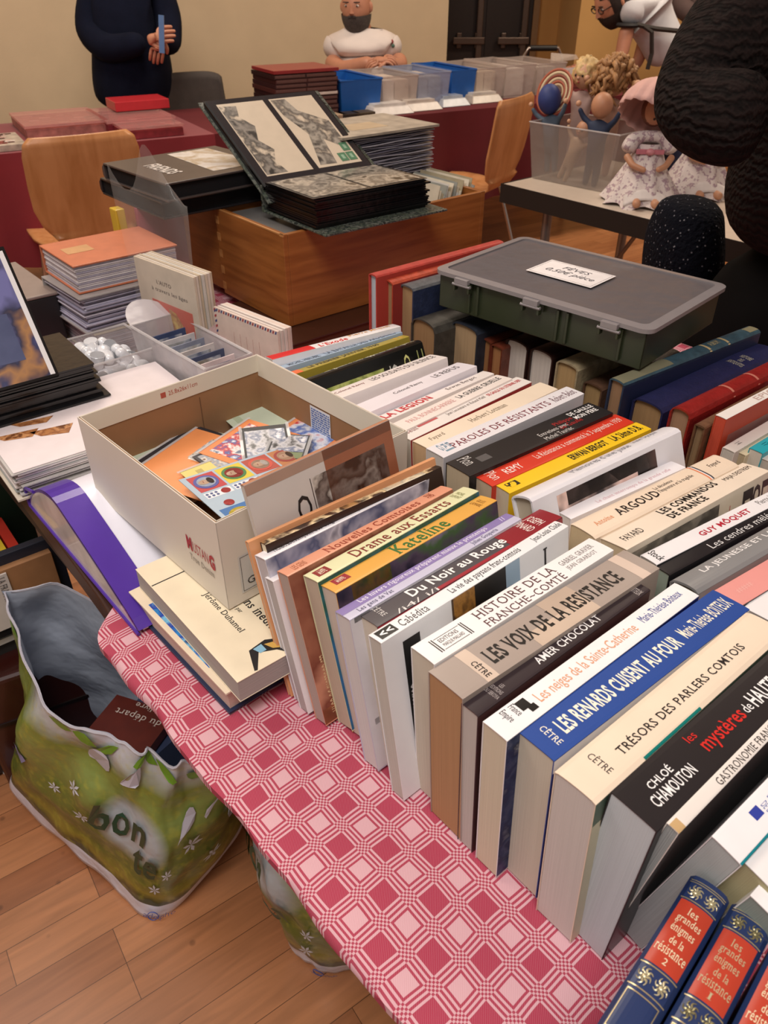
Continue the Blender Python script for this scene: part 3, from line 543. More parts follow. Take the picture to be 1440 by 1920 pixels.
old('old beige paper-bound book with a torn edge', (1044, 672), (1083, 690), None, .15, 'a89878', L=.2, pg='b99a6c')
old('short old book with a brown leather back', (1095, 712), (1142, 722), None, .13, '5a4030', L=.19, pg='a98c60')
old('long old book with a faded blue-green back and gilt bands', (1144, 706), (1176, 718), (1400, 609), .175, '25324a', L=None, pg='9c7a5c', th=.024, spine='35505c',
    sp=(Pp(0, .34, .1, .9, '77755e'), Pp(.6, .615, 0, 1, 'b8a478'), Pp(.74, .755, 0, 1, 'b8a478'), Pp(.93, 1, .2, .8, '8a8468'), T('ALBUM', .64, .71, .3, .7, 'a89a70', serif=True)), rc=(Pp(0, 1, .02, 1, '1c2444'),))
old('wide navy cloth-bound book with small gilt title', (1188, 741), (1254, 762), None, .155, '20244c', L=.28, pg='a5845c', yaw=52, bulge=.007, sp=(X('HISTOIRE\nDES\nANTIQUITES', .66, .8, .3, .8, 'b8b4a0', serif=True),), worn=.03)
old('red leather-backed book with raised bands', (1259, 758), (1294, 776), None, .175, '8e2422', L=.28, pg='a88468', yaw=52, bulge=.009, rough=.3, sp=(Pp(.33, .345, 0, 1, 'c07868'), Pp(.53, .545, 0, 1, 'c07868')), worn=.05)
old('small ragged brown book right of the red leather one', (1303, 793), (1328, 799), None, .165, '6a4a34', L=.18, pg='94795a', yaw=51)
old('red and white stamp-edged philately book', (1342, 777), (1349, 782), None, .18, 'c4472c', L=.24, pg='c8503a', th=.014, yaw=52, hard=False, worn=0, spine='ece6e0', sp=(T('EPIGONES', .3, .7, .2, .8, 'c4a8a0'),),
    rc=(Pp(0, 1, 0, 1, 'c4472c'), Pp(.06, 1, .14, 1, 'e4e4de'), Pp(.22, .6, .3, .6, picture(('e4e4de', 'a8b8a4', 'dcd8cc', '8a988c'), 40, 2)), Pp(.72, .9, .3, .55, '9c3a44'), Pp(.8, .86, .34, .5, 'd8c8c4')))
PB4 = 'small worn paperbacks at the right edge'
book('paperback_book', 'small white paperback at the front of the stamp-edged red book', (1355, 838), (1381, 846), None, .15, 0, 'dcd4cc', 'c4beb4', yaw=51, L=.17, sp=(X('14', .1, .16, .3, .6, '8a8480'),), cat='book')
book('paperback_book', 'thin yellowed paperback between small white and teal ones', (1385, 848), (1402, 852), None, .145, 0, 'dccfae', 'b8a888', yaw=51, L=.17)
book('paperback_book', 'small paperback with a teal back at the right edge', (1405, 839), (1428, 852), None, .152, 0, '2aa6b4', 'cfc8ba', yaw=51, L=.17, sp=(X('17', .1, .16, .3, .6, '0d5a64'),))
book('paperback_book', 'small grey-white paperback right of the teal one', (1426, 858), (1450, 866), None, .145, 0, 'd4ccc4', 'bcb4a8', yaw=51, L=.17)
# three bound volumes in the corner nearest the camera
GOLD = mat('d8c89a', .3, .1, metal=.7)
def volume(n, farL, label, faded):
    zt = .885; yaw = 43.0; th = .0255; L = .2; w = .13
    c = at(farL[0], farL[1], zt); y = Vector((math.sin(R(yaw)), math.cos(R(yaw)), 0))
    o = c - y*L - Vector((0, 0, w))
    g = 'b8ac88' if faded else 'e6dcb8'
    def orn(a0, a1):
        o_ = []
        for cx in (.3, .7):
            ca = (a0+a1)/2; ha = (a1-a0)/2
            for i in range(8):
                an = i*math.pi/4+.39; r0, r1 = .25, .92
                o_.append((cx, ca, an, r0, r1, ha))
        return o_
    B_ = book('bound_volume', label, None, None, None, w, 0, '24355f', 'c8b890', at3=(o, yaw, th, L), hard=True, bulge=.006, rough=.35,
        sp=(Pp(.655, .9, .1, .9, 'b9402c'), Pp(.905, .909, .06, .94, GOLD), Pp(.645, .649, .06, .94, GOLD), Pp(.972, .975, .06, .94, GOLD), Pp(.98, .983, .06, .94, GOLD), Pp(.565, .569, .06, .94, GOLD), Pp(.55, .554, .14, .86, GOLD), Pp(.42, .424, .14, .86, GOLD), Pp(.42, .554, .12, .14, GOLD), Pp(.42, .554, .86, .88, GOLD), Pp(.4, .404, .14, .86, GOLD), Pp(.2, .404, .12, .14, GOLD), Pp(.2, .404, .86, .88, GOLD),
            X('les', .855, .882, .38, .62, g, serif=True), X('grandes', .815, .85, .22, .8, g, serif=True), X('énigmes', .775, .812, .22, .78, g, serif=True), X('de la', .742, .768, .34, .68, g, serif=True), X('résistance', .702, .735, .14, .86, g, serif=True), X(n, .67, .692, .45, .55, g, serif=True)))
    bu = .006
    gm = mat('9c946c' if faded else 'd9cfa8', .3, .1, metal=.6)
    for a0, a1 in ((.912, .968), (.575, .64)):
        ob_ = {.3: MB(), .7: MB()}
        for cx, ca, an, r0, r1, ha in orn(a0, a1):
            mb = ob_[cx]
            pts = []
            for k in range(7):
                q = k/6; rr = r0+(r1-r0)*q; aa = an+.5*math.sin(q*3.1)
                xx = (cx+.19*rr*math.cos(aa)); yy = ca+ha*rr*math.sin(aa)
                zz = w-bu+bu*math.sqrt(max(0, 1-min(1, abs(2*xx-1))**2.2))
                pts.append((xx*th, yy*L, zz+.0002))
            mb.tube(pts, [.0002, .0006, .0008, .0007, .0005, .0004, .0002], gm, 5)
        for cx in (.3, .7):
            zz = w-bu+bu*math.sqrt(max(0, 1-abs(2*cx-1)**2.2)); mb = ob_[cx]; mb.ball((cx*th, (a0+a1)/2*L, zz), .0016, gm, 6, rz=.0008); mb.build('gilt_ornament', B_, smooth=60)
volume('2', (1299, 1633), 'blue bound volume 2 with red label and bright gilt ornaments', False)
volume('1', (1377, 1686), 'blue bound volume 1 with red label and dull gilt ornaments', True)
volume('3', (1462, 1745), 'blue bound volume only partly in view in the bottom right corner', False)

# ---------------------------------------------------------------- green plastic case
GZ = .988
ga = at(812, 502, GZ)
GM = frame(ga-Vector((0, 0, .0587)), 43.2) @ Matrix.Diagonal((1, 1, .7, 1))
gx, gy = .352, .232
case = thing('plastic_case', 'dark green plastic case with translucent grey lid lying on the old books', 'case', GM)
GG = mat('2f3624', .35, .06); LG = mat('8a8485', .3, .05)
b = MB(); i = .008
out = [(i, i), (gx-i, i), (gx-i, gy-i), (i, gy-i)]
b.poly([(x*.985+.002, y*.98+.002) for x, y in out], .004, GG)
for (x0, y0), (x1, y1) in zip(out, out[1:]+out[:1]):
    d = (Vector((x1, y1))-Vector((x0, y0))).normalized(); n = Vector((-d.y, d.x))*.002
    b.add([(x0, y0, .002), (x1, y1, .002), (x1+n.x, y1+n.y, .002), (x0+n.x, y0+n.y, .002), (x0, y0, .07), (x1, y1, .07), (x1+n.x, y1+n.y, .07), (x0+n.x, y0+n.y, .07)], [(0, 1, 5, 4), (1, 2, 6, 5), (2, 3, 7, 6), (3, 0, 4, 7), (4, 5, 6, 7), (0, 3, 2, 1)], GG)
for xx in (.065, .08, .215, .23, .31): b.box(xx, xx+.004, i-.005, i+.001, .008, .07, GG)
for xx in (.06, .12, .18, .24, .29): b.box(xx, xx+.0015, i+.002, gy-i-.002, .004, .05, GG)
for yy in (.06, .12, .18): b.box(i+.002, gx-i-.002, yy, yy+.0015, .004, .05, GG)
b.build('case_body', case, bevel=.0012)
lid = MB(); LT = film('c4c0c4', .36, .3, '7e797c')
def rr_(x0, x1, y0, y1, r, n=6):
    return [(cx+r*math.cos(a), cy+r*math.sin(a)) for cx, cy, s in ((x1-r, y0+r, -90), (x1-r, y1-r, 0), (x0+r, y1-r, 90), (x0+r, y0+r, 180)) for a in [R(s+90*k/n) for k in range(n+1)]]
o1 = rr_(0, gx, 0, gy, .016); o2 = rr_(.013, gx-.013, .013, gy-.013, .01)
n = len(o1)
lid.add([(x, y, .074) for x, y in o1]+[(x, y, .082) for x, y in o1]+[(x, y, .084) for x, y in o2]+[(x, y, .078) for x, y in o2],
        [(i, (i+1) % n, (i+1) % n+n, i+n) for i in range(n)]+[(i+n, (i+1) % n+n, (i+1) % n+2*n, i+2*n) for i in range(n)]+[(i+2*n, (i+1) % n+2*n, (i+1) % n+3*n, i+3*n) for i in range(n)]+[(i+3*n, (i+1) % n+3*n, (i+1) % n, i) for i in range(n)], LG)
ld = lid.build('lid_rim', case, smooth=50)
MB().poly([(x, y) for x, y in o2], .0016, LT, Matrix.Translation((0, 0, .0795))).build('lid_panel', case)
for xx in (.045, .165, .285):
    MB().box(xx, xx+.024, -.006, .002, .068, .08, LG).tube([(xx-.004, -.003, .066), (xx+.028, -.003, .066)], .0035, LG, 8).box(xx-.003, xx+.001, -.005, .004, .052, .07, GG).box(xx+.023, xx+.027, -.005, .004, .052, .07, GG).build('latch', case, bevel=.001)
pa = at(1035, 487, GZ+.0005)
PM = frame(pa, 44)
pl = MB(); PWD, PHT = .11, .068
pl.box(0, PWD, -PHT, 0, 0, .0004, mat('eee9e8', .6))
for x0, x1, y0, y1 in ((.003, PWD-.003, -.004, -.0035), (.003, PWD-.003, -PHT+.0035, -PHT+.004), (.003, .0035, -PHT+.004, -.004), (PWD-.0035, PWD-.003, -PHT+.004, -.004)): pl.quad((x0, y0, .0006), (x1, y0, .0006), (x1, y1, .0006), (x0, y1, .0006), mat('8a8684', .6, 0))
pl.text('FÈVES', lambda p, q: (.035+.045*p, -.026+.015*q, .0007), mat('55525a', .6, 0), ital=.2)
pl.text('0,50€ pièce', lambda p, q: (.018+.08*p, -.05+.018*q, .0007), mat('55525a', .6, 0), ital=.3)
tag(pl.build('price_label', None, PM), 'white paper label with a handwritten price on the grey lid', 'label')
# ---------------------------------------------------------------- shoe box with stamps and cards
def boxlet(b, x0, x1, y0, y1, z0, z1, m, t=.0015):
    b.box(x0, x1, y0, y1, z0, z0+t, m); b.box(x0, x0+t, y0, y1, z0, z1, m); b.box(x1-t, x1, y0, y1, z0, z1, m)
    b.box(x0, x1, y0, y0+t, z0, z1, m); b.box(x0, x1, y1-t, y1, z0, z1, m); return b
sa = at(404, 981, .925)
SM = frame(Vector((sa.x, sa.y, .8135)), 46.5)
BW, BD, BH = .29, .258, .1115
CB = mat('9c7450', .8, .08, 20); CW = mat('e6ddcf', .55, .03, 10); CI = mat('e3dccb', .6, .03, 10)
sb = thing('shoe_box', 'white open shoe box with brown inside holding stamps and cards, set on two books', 'box', SM)
b = MB(); boxlet(b, -BW, 0, 0, BD, 0, BH, CW, .0012); b.build('outer_card', sb, bevel=.0006)
b = MB(); boxlet(b, -BW+.0013, -.0013, .0013, BD-.0013, .0013, BH-.001, CB, .001)
b.quad((-BW+.0028, .16, .0), (-BW+.0028, .161, .0), (-BW+.0028, .161, BH-.03), (-BW+.0028, .16, BH-.03), mat('6e4e34', .8, 0)); b.build('brown_lining', sb)
b = MB(); e = .0025
b.box(-BW+e, -BW+e+.0006, e, BD-e, BH-.024, BH, CI).box(-BW+e, -e, BD-e-.0006, BD-e, BH-.03, BH, CI).box(-BW+e, -e, e, e+.0006, BH-.024, BH, CI).box(-e-.0006, -e, e, BD-e, BH-.024, BH, CI)
RDT = mat('b85a4a', .6, 0)
b.text('25.8x26x11cm', lambda p, q: (-BW+e+.0008, .118+.042*p, BH-.0125+.006*q), RDT); b.box(-BW+e+.0006, -BW+e+.0009, .107, .114, BH-.013, BH-.006, RDT)
b.build('folded_rim', sb)
b = MB()
MRD = mat('b3263a', .5, 0)
def wl(x0, x1, z0, z1): return lambda p, q: (x0+(x1-x0)*p, -.0006, z0+(z1-z0)*q)
b.text('M', wl(-.066, -.056, .045, .063), MRD, bold=.05); b.text('USTAN', wl(-.054, -.026, .046, .06), MRD, bold=-.005); b.text('G', wl(-.024, -.014, .043, .062), MRD, bold=.05)
b.text('True Denim', wl(-.064, -.018, .032, .04), mat('8a8078', .5, 0), serif=True)
def wr(y0, y1, z0, z1): return lambda p, q: (.0008, y0+(y1-y0)*p, z0+(z1-z0)*q)
b.quad((.0005, .018, .012), (.0005, .09, .012), (.0005, .09, .06), (.0005, .018, .06), mat('d5d2cc', .6, .02))
for y0, y1, z0, z1 in ((.02, .088, .014, .0145), (.02, .088, .0575, .058), (.02, .0205, .014, .058)): b.quad((.0008, y0, z0), (.0008, y1, z0), (.0008, y1, z1), (.0008, y0, z1), mat('3a3634', .6, 0))
b.add([(.0008, .036, .036), (.0008, .042, .033), (.0008, .055, .034), (.0008, .06, .038), (.0008, .056, .046), (.0008, .06, .055), (.0008, .045, .052), (.0008, .034, .056), (.0008, .038, .045)], [tuple(range(9))], mat('201e1e', .6, 0))
b.text('Gr. 31', wr(.026, .06, .02, .029), mat('3a3634', .6, 0)); b.build('printed_marks', sb)
lb = MB(); lb.quad((-.175, BD-.0035, BH-.078), (-.135, BD-.0035, BH-.083), (-.135, BD-.0035, BH-.032), (-.175, BD-.0035, BH-.032), mat('e4e8ee', .5, 0))
rnd = random.Random(3)
for k in range(13):
    z = BH-.036-k*.0033; x = -.173
    while x < -.138:
        w = rnd.uniform(.002, .008); lb.quad((x, BD-.0037, z-.0012), (min(x+w, -.136), BD-.0037, z-.0012), (min(x+w, -.136), BD-.0037, z+.0009), (x, BD-.0037, z+.0009), mat('5a7ab8', .5, 0)); x += w+.0012
lb.build('blue_sticker', sb)
def SB(x, y, z): return SM @ Vector((x, y, z))
STW = picture(('5a3020', 'e0d6c8', '8c98a8', 'c8b8a0', '2c2a30'), 70, 3)
STB = picture(('e8eaf0', '4060a0', 'c83c38', 'f0ece8', '6a7890'), 60, 8)
STG = picture(('2a2c30', 'c8c8cc', '5c6a88', 'e8e8ec'), 60, 12)
def card(u, v, z, w, h, yaw, base, marks, label, cat='card', name='stamp_card', pitch=0, roll=0, group=None, film_=True):
    p = at(u, v, z); M = frame(p, yaw, roll, pitch); b = MB()
    b.box(-w/2, w/2, -h/2, h/2, 0, .0006, mat(base, .5, .04))
    for x0, x1, y0, y1, m in marks:
        b.box(w*(x0-.5), w*(x1-.5), h*(y0-.5), h*(y1-.5), .0006, .0009, m if not isinstance(m, str) else mat(m, .5, .03))
    if film_:
        for sx in (-1, 1): b.box(sx*w*.5-.002, sx*w*.5+.002, -h*.5-.003, h*.5+.003, .0010, .0012, film('ffffff', .6, .08))
    return tag(b.build(name, None, M), label, cat, group)
G0 = 'stamp and picture cards in the shoe box'
card(560, 790, .842, .17, .12, 40, 'cfd0c2', ((.1, .8, .75, .9, 'a8a898'),), 'large pale grey-green envelope lying at the back of the shoe box', group=G0)
card(520, 800, .846, .14, .1, 55, 'c4d2bc', ((.05, .95, .1, .2, 'b0c0a4'),), 'light green envelope under the orange cards in the shoe box', group=G0)
card(330, 850, .848, .11, .13, 20, 'bccab4', ((.3, .8, .55, .85, STW), (.35, .75, .1, .35, '9aa890')), 'pale green card with a stamp, at the left end of the shoe box', group=G0)
card(345, 885, .842, .12, .09, 62, '2b2b2e', ((.08, .6, .15, .8, STW),), 'black stamp card low in the left corner of the shoe box', group=G0)
card(320, 905, .840, .11, .07, 45, 'b8b8b4', ((.1, .9, .3, .7, STG),), 'grey card with patterned strip at the lower left of the shoe box', group=G0)
card(395, 862, .852, .155, .115, 30, '26252a', ((.02, .98, .02, .98, '2f2e33'),), 'black backing card behind the orange stamp card', group=G0)
card(375, 868, .857, .12, .13, 28, 'e8955a', ((.32, .9, .52, .9, STW), (.34, .88, .5, .52, 'f0ece4'), (.1, .3, .06, .1, 'a05a30')), 'orange stamp card with a landscape stamp, left of the pile', group=G0)
card(415, 868, .861, .075, .035, 45, '38343a', ((.08, .92, .12, .88, STW),), 'narrow dark strip of brown stamps across the orange card', group=G0)
card(478, 835, .862, .1, .1, 30, 'e58b50', ((.1, .92, .1, .9, STB),), 'orange-edged card with blue and white stamp in the middle of the pile', group=G0)
card(562, 828, .858, .085, .1, 32, 'e08a58', ((.1, .92, .08, .92, picture(('c8ccd4', '4a6ab0', 'd8dce4', 'c03a3a'), 40, 5)),), 'orange-edged card with blue and red drawing at the right of the pile', group=G0)
card(600, 838, .850, .06, .12, 30, '3c4048', (), 'dark slate card against the right inner wall', group=G0)
card(500, 836, .868, .06, .085, -12, '2a2a2e', ((.08, .92, .1, .9, STG),), 'black sleeve with silver-white stamps, tilted on top of the pile', pitch=6, group=G0)
card(540, 838, .869, .05, .06, 5, '3a3c40', ((.08, .92, .3, .95, STG), (.08, .92, .05, .28, '76845c')), 'small grey sleeve with a stamp, right of the black one', group=G0)
card(400, 905, .862, .09, .04, 50, 'e0cf78', ((.1, .9, .4, .6, 'b8a860'),), 'thin yellow card partly hidden by the lotto sheet', group=G0)
# blue-grey sheet of round portraits
lp = at(431, 930, .876); LM = frame(lp, 50, 0, -4)
b = MB(); b.box(-.062, .062, -.03, .11, 0, .0008, mat('a8bccb', .45, .04))
cols = [('b8343a', '4a4e9a', 'c8d4e8'), ('d8c43a', '3c7a40', 'b03a30'), ('b04a3c', 'c85040', 'c8a890'), ('b87848', '9a3a34', 'd8b090')]
for k, (bg, ri, fc) in enumerate(cols):
    cy = -.008+k*.036
    b.box(-.058, -.022, cy-.015, cy+.018, .0008, .0010, mat(bg, .45, .02))
    Tm = Matrix.Translation((-.04, cy+.001, .0010))
    b.lathe([(.0001, .0003), (.0145, .0003), (.0145, 0)], mat(ri, .45, .02), 24, Tm)
    b.lathe([(.0001, .0005), (.011, .0005)], mat(fc, .45, .02), 20, Tm)
    b.lathe([(.0001, .0007), (.0062, .0007)], mat('e8c8ac', .45, .02), 16, Tm @ Matrix.Translation((0, -.002, 0)) @ Matrix.Diagonal((.85, 1.2, 1, 1)))
    b.lathe([(.0001, .0009), (.0068, .0009)], mat(['3a2420', 'a8342c', 'd8d0c8', '5a4030'][k], .45, .02), 16, Tm @ Matrix.Translation((0, .005, 0)) @ Matrix.Diagonal((1, .55, 1, 1)))
    b.box(-.0415, -.0385, cy-.003, cy-.0022, .0012+.0009, .0012+.0010, mat('a04038', .45, 0))
    b.box(-.018, -.006, cy-.015, cy+.018, .0008, .0010, mat('e4e6ea', .45, .02))
    b.lathe([(.0001, .0004), (.0055, .0004)], mat('c43a38', .45, .02), 16, Matrix.Translation((-.012, cy+.01, .0010)))
    for q in range(3):
        for r_ in range(2): b.lathe([(.0001, .0004), (.0018, .0004)], mat('6a7ab0', .45, 0), 8, Matrix.Translation((-.0145+r_*.005, cy-.012+q*.0055, .0010)))
b.box(.02, .058, -.025, .01, .0008, .0010, mat('2c6aa8', .45, .02))
b.lathe([(.0001, .0003), (.0145, .0003)], mat('e0c840', .45, .02), 24, Matrix.Translation((.04, -.008, .0010)))
b.lathe([(.0001, .0005), (.01, .0005)], mat('e8d0b8', .45, .02), 20, Matrix.Translation((.04, -.008, .0010)))
b.lathe([(.0001, .0007), (.006, .0007)], mat('2c2422', .45, .02), 12, Matrix.Translation((.038, -.003, .0010)))
b.lathe([(.0001, .0004), (.006, .0004)], mat('c43a38', .45, .02), 16, Matrix.Translation((.012, -.008, .0010)))
b.text('LOTO 1972', lambda p, q: (.008+.04*p, .035+.012*q, .001), mat('8aa0b4', .5, 0), serif=True)
tag(b.build('portrait_sheet', None, LM), 'blue-grey printed sheet with round coloured portraits at the near end of the shoe box', 'card')

# ---------------------------------------------------------------- two books under the shoe box
blk = at(430, 1340, .754)
def flatbook(name, label, p, yaw, lx, ly, h, cover, pg, top_marks=None, hard=False, cat='book', spine_left=False, pgaxis='z', lipcol=None, group=None):
    """lying book: near corner at p, extends lx to the left (-x) and ly away (+y)"""
    M = frame(p, yaw); root = thing(name, label, cat, M, group); ct = .0025 if hard else .0006; ov = .004 if hard else .0004
    b = MB(); cm = mat(cover, .35, .04)
    b.box(-lx, 0, 0, ly, 0, ct, mat(lipcol, .4, .04) if lipcol else cm); b.box(-lx, 0, 0, ly, h-ct, h, cm)
    if spine_left: b.box(-lx, -lx+ct, 0, ly, 0, h, cm)
    else: b.box(-lx, 0, ly-ct, ly, 0, h, cm)
    if top_marks: top_marks(b, h+.0002)
    b.build('cover', root, bevel=.0004)
    MB().box(-lx+ov, -ov, ov, ly-ov, ct, h-ct, pages(pg, .2, pgaxis)).build('page_block', root)
    return root
def tm_blue(b, z):
    b.quad((-.165, .006, z), (-.04, .006, z), (-.04, .035, z), (-.165, .035, z), picture(('1c2a8a', '2f8ac8', '2434a0', '7ac0e0', '16206a'), 30, 2))
    b.text('ÉCRIVAIN', lambda p, q: (-.03+.01*q, .05+.05*p, z+.0002), mat('3a3430', .5, 0), serif=True, bold=.01)
flatbook('hardcover_book', 'dark blue hardback with cream jacket and blue picture strip, lowest under the shoe box', blk, 48, .2, .2, .03, 'ead9bd', 'd8bfb0', tm_blue, hard=True, lipcol='1d2a48')
frp = at(445, 1280, .812); frp.z = .785
def tm_fr(b, z):
    K = mat(INK, .5, 0)
    b.quad((-.22, .032, z), (-.01, .0335, z), (-.01, .0345, z), (-.22, .033, z), K) if False else None
    b.quad((-.178, .001, z), (-.1765, .001, z), (-.1765, .06, z), (-.178, .06, z), K)
    # lettering reads along the long edge, from far left to near right
    def f(x0, x1, y0, y1): return lambda p, q: (x0+(x1-x0)*p, y0+(y1-y0)*q, z+.0002)
    b.text('L\'HISTOIRE DE', f(-.125, -.02, .11, .128), K, serif=True, bold=.012); b.text('FRANCE', f(-.095, -.032, .085, .103), K, serif=True, bold=.012)
    b.text('des témoins inédits', f(-.15, -.035, .062, .073), K, serif=True, bold=.008); b.text('présentés par', f(-.115, -.08, .05, .056), K, serif=True); b.text('Jérôme Duhamel', f(-.13, -.055, .034, .043), K, serif=True)
    # bird-like emblem
    b.add([(-.028, .03, z), (-.002, .02, z), (-.001, .023, z), (-.02, .036, z), (-.012, .052, z), (.0, .06, z), (-.01, .066, z), (-.024, .062, z), (-.031, .05, z)], [tuple(range(9))], K)
    b.add([(-.026, .046, z+.0002), (-.016, .05, z+.0002), (-.01, .06, z+.0002), (-.022, .059, z+.0002)], [(0, 1, 2, 3)], mat('c8a050', .5, 0))
    b.add([(-.027, .034, z+.0002), (-.018, .037, z+.0002), (-.018, .044, z+.0002), (-.028, .044, z+.0002)], [(0, 1, 2, 3)], mat('88b8d0', .5, 0))
flatbook('paperback_book', 'cream paperback with black French title and a bird emblem, directly under the shoe box', frp, 50, .215, .19, .027, 'eee0c2', 'b8b0aa', tm_fr)

# ---------------------------------------------------------------- purple-edged document wallet on the table edge
bp_ = at(262, 1190, .754); DM = frame(Vector((bp_.x, bp_.y, .754)), 49.5)
dw = thing('document_wallet', 'bulging see-through document wallet with broad purple border at the table edge', 'wallet', DM)
prof = []
LN = .325
for k in range(25):
    q = k/24; x = -LN + LN*q
    h_ = .072*math.sin(min(1, (q+.004)/.4)*math.pi/2)**.8*(1-max(0, q-.4)/.6)**.85 + .004
    prof.append((x, h_))
full = [(-LN, .001)] + [(x, h_) for x, h_ in prof] + [(0, .001)]
PU = mat('50309a', .3, .05); WH = mat('e9e8f2', .35, .03)
b = MB(); b.prism([(x*.985-.003, z*.95) for x, z in full], .006, .25, WH); b.build('paper_bundle', dw, smooth=30)
b = MB()
for (x0, z0), (x1, z1) in zip(prof, prof[1:]):
    b.quad((x0, 0, z0+.0015), (x1, 0, z1+.0015), (x1, .036, z1+.0015), (x0, .036, z0+.0015), PU)
    b.quad((x0, -.0005, z0+.0015), (x0, -.0005, z0-.003), (x1, -.0005, z1-.003), (x1, -.0005, z1+.0015), PU)
b.tube([(x, -.001, .001) for x, z in prof], .0022, PU, 6); b.tube([(-LN, -.001, .001), (-LN-.003, -.001, .01), (-LN, -.001, .03), prof[3] and (prof[3][0], -.001, prof[3][1])], .0024, PU, 6)
b.build('purple_border', dw, smooth=40)
b = MB(); b.add([(x, -.0003, max(z-.002, .001)) for x, z in full], [tuple(range(len(full)))], mat('ddd5d3', .3, .2, 25, .4, 40, coat=.4)); b.build('end_film', dw)
MB().box(-.05, .01, .05, .2, .006, .009, mat('6a6e72', .25, .1)).build('zip_strip', dw)

# ---------------------------------------------------------------- white album, dark green box, black album at the left
wp = at(36, 938, .77)
flatbook('document_box', 'dark green flat box under the white sleeved album', Vector((wp.x, wp.y, .754))+E1*.05+E2*.03, 51, .2, .3, .014, '14241f', '14241f', hard=True, cat='box')
WM = frame(Vector((wp.x, wp.y, .768)), 52)
wa = thing('photo_album', 'thick album of white sleeved sheets, open, under the black one at the left', 'album', WM)
MB().box(-.22, .002, -.002, .31, 0, .0035, mat('d8cdbc', .4, .08)).build('cover', wa, bevel=.0006)
rnd = random.Random(5); b = MB(); z = .0035
for k in range(17):
    h_ = rnd.uniform(.0016, .003); c_ = ['dcd4d0', 'c0bcb8', 'a4aaa8', 'e4dcd8', 'b8b4b2'][k % 5]
    b.box(-.215+rnd.uniform(0, .006), -rnd.uniform(0, .01), rnd.uniform(0, .01), .3, z, z+h_*.75, mat(c_, .3, .1)); z += h_*.95
b.box(-.215, -.003, .004, .3, z, z+.001, mat('eadfe0', .25, .04)); zt_ = z+.001
for ax, ay, rx in ((-.115, .03, .03), (-.1, .075, .035), (-.14, .06, .025)):
    b.add([(ax, ay-.02, zt_+.0003), (ax+rx*.6, ay-.01, zt_+.0003), (ax+rx, ay+.025, zt_+.0003), (ax+.01, ay+.04, zt_+.0003)], [(0, 1, 2, 3)], picture(('b07848', '8a5430', 'c89060', '6c4024'), 60, 6))
b.build('sleeved_sheets', wa)
def black_pages(b, x0, x1, y0, y1, z0, n, h, seed=1, m='121113', jut=.012):
    r = random.Random(seed)
    for k in range(n):
        a = r.uniform(0, jut); c = r.uniform(0, jut*.6)
        b.add([(x0, y0+c, z0+h*k/n), (x1-a*.5, y0+c, z0+h*k/n), (x1-a*.5, y1-a, z0+h*k/n), (x0, y1-a, z0+h*k/n),
               (x0, y0+c, z0+h*(k+.8)/n), (x1-a*.5, y0+c, z0+h*(k+.8)/n), (x1-a*.5, y1-a, z0+h*(k+.8)/n), (x0, y1-a, z0+h*(k+.8)/n)],
              [(0, 1, 2, 3), (4, 7, 6, 5), (0, 4, 5, 1), (1, 5, 6, 2), (2, 6, 7, 3), (3, 7, 4, 0)], mat(m, .22, .2, 30, .3, 60))
ba = at(204, 738, .813)
BM = frame(Vector((ba.x, ba.y, .811)), 52)
bk = thing('postcard_album', 'black album standing open at the left edge with a night scene picture', 'album', BM)
MB().box(-.165, .004, -.24, .002, 0, .003, mat('17171a', .25, .1)).build('cover', bk, bevel=.0008)
b = MB(); black_pages(b, -.155, -.002, -.22, -.004, .003, 15, .052, 4); b.build('black_pages', bk)
tl = at(36, 550, 0)
L0 = BM.inverted() @ at(104, 700, .868)
pgm = Matrix.Translation((-.05, 0, .056))
b = MB()
# page leaning back towards the left, its right edge ends at the photo's 104,700 .. 36,550
xr = L0.x; yr = L0.y
dirn = Vector((-math.sin(R(38)), 0, math.cos(R(38)))); H_ = .19
def PG(y, h, l=.0): p = Vector((xr, y, .057)) + dirn*h; return (p.x+.8*l, p.y, p.z+.6*l)
def pgbox(b, y0, y1, h0, h1, l0, l1, m):
    v = [PG(y, h, l) for l in (l0, l1) for h in (h0, h1) for y in (y0, y1)]
    b.add(v, [(0, 2, 3, 1), (4, 5, 7, 6), (0, 1, 5, 4), (2, 6, 7, 3), (0, 4, 6, 2), (1, 3, 7, 5)], m)
pgbox(b, yr-.3, yr+.004, -.004, H_+.006, -.008, 0, mat('141416', .2, .1)); pgbox(b, yr-.3, yr, 0, H_, 0, .0004, mat('e4e2e2', .3, .02))
pgbox(b, yr-.3, yr-.007, 0, H_-.007, .0004, .0006, picture(('23244a', '4a4a7c', '2c3058', 'a87848', '1c1e40', '6a6aa0'), 9, 14))
pgbox(b, yr-.075, yr-.03, .03, .1, .0006, .0008, picture(('3c4468', '4c5478'), 20, 4))
pgbox(b, yr-.1, yr-.075, .04, .09, .0006, .0008, picture(('d8c890', '5a4a3a', 'e0d8b0'), 90, 4, sharp=True))
pgbox(b, yr-.135, yr-.1, .01, .075, .0006, .0008, picture(('8c2c3c', 'b84a4c', 'c89088', '5a2030'), 50, 7))
v0 = [Vector(PG(yr-.135+.022*math.cos(a), .125+.022*math.sin(a), .0009)) for a in [i*math.pi/8 for i in range(16)]]
b.add([tuple(p) for p in v0], [tuple(range(16))], mat('8c8aa8', .4, .1))
b.build('picture_page', bk)

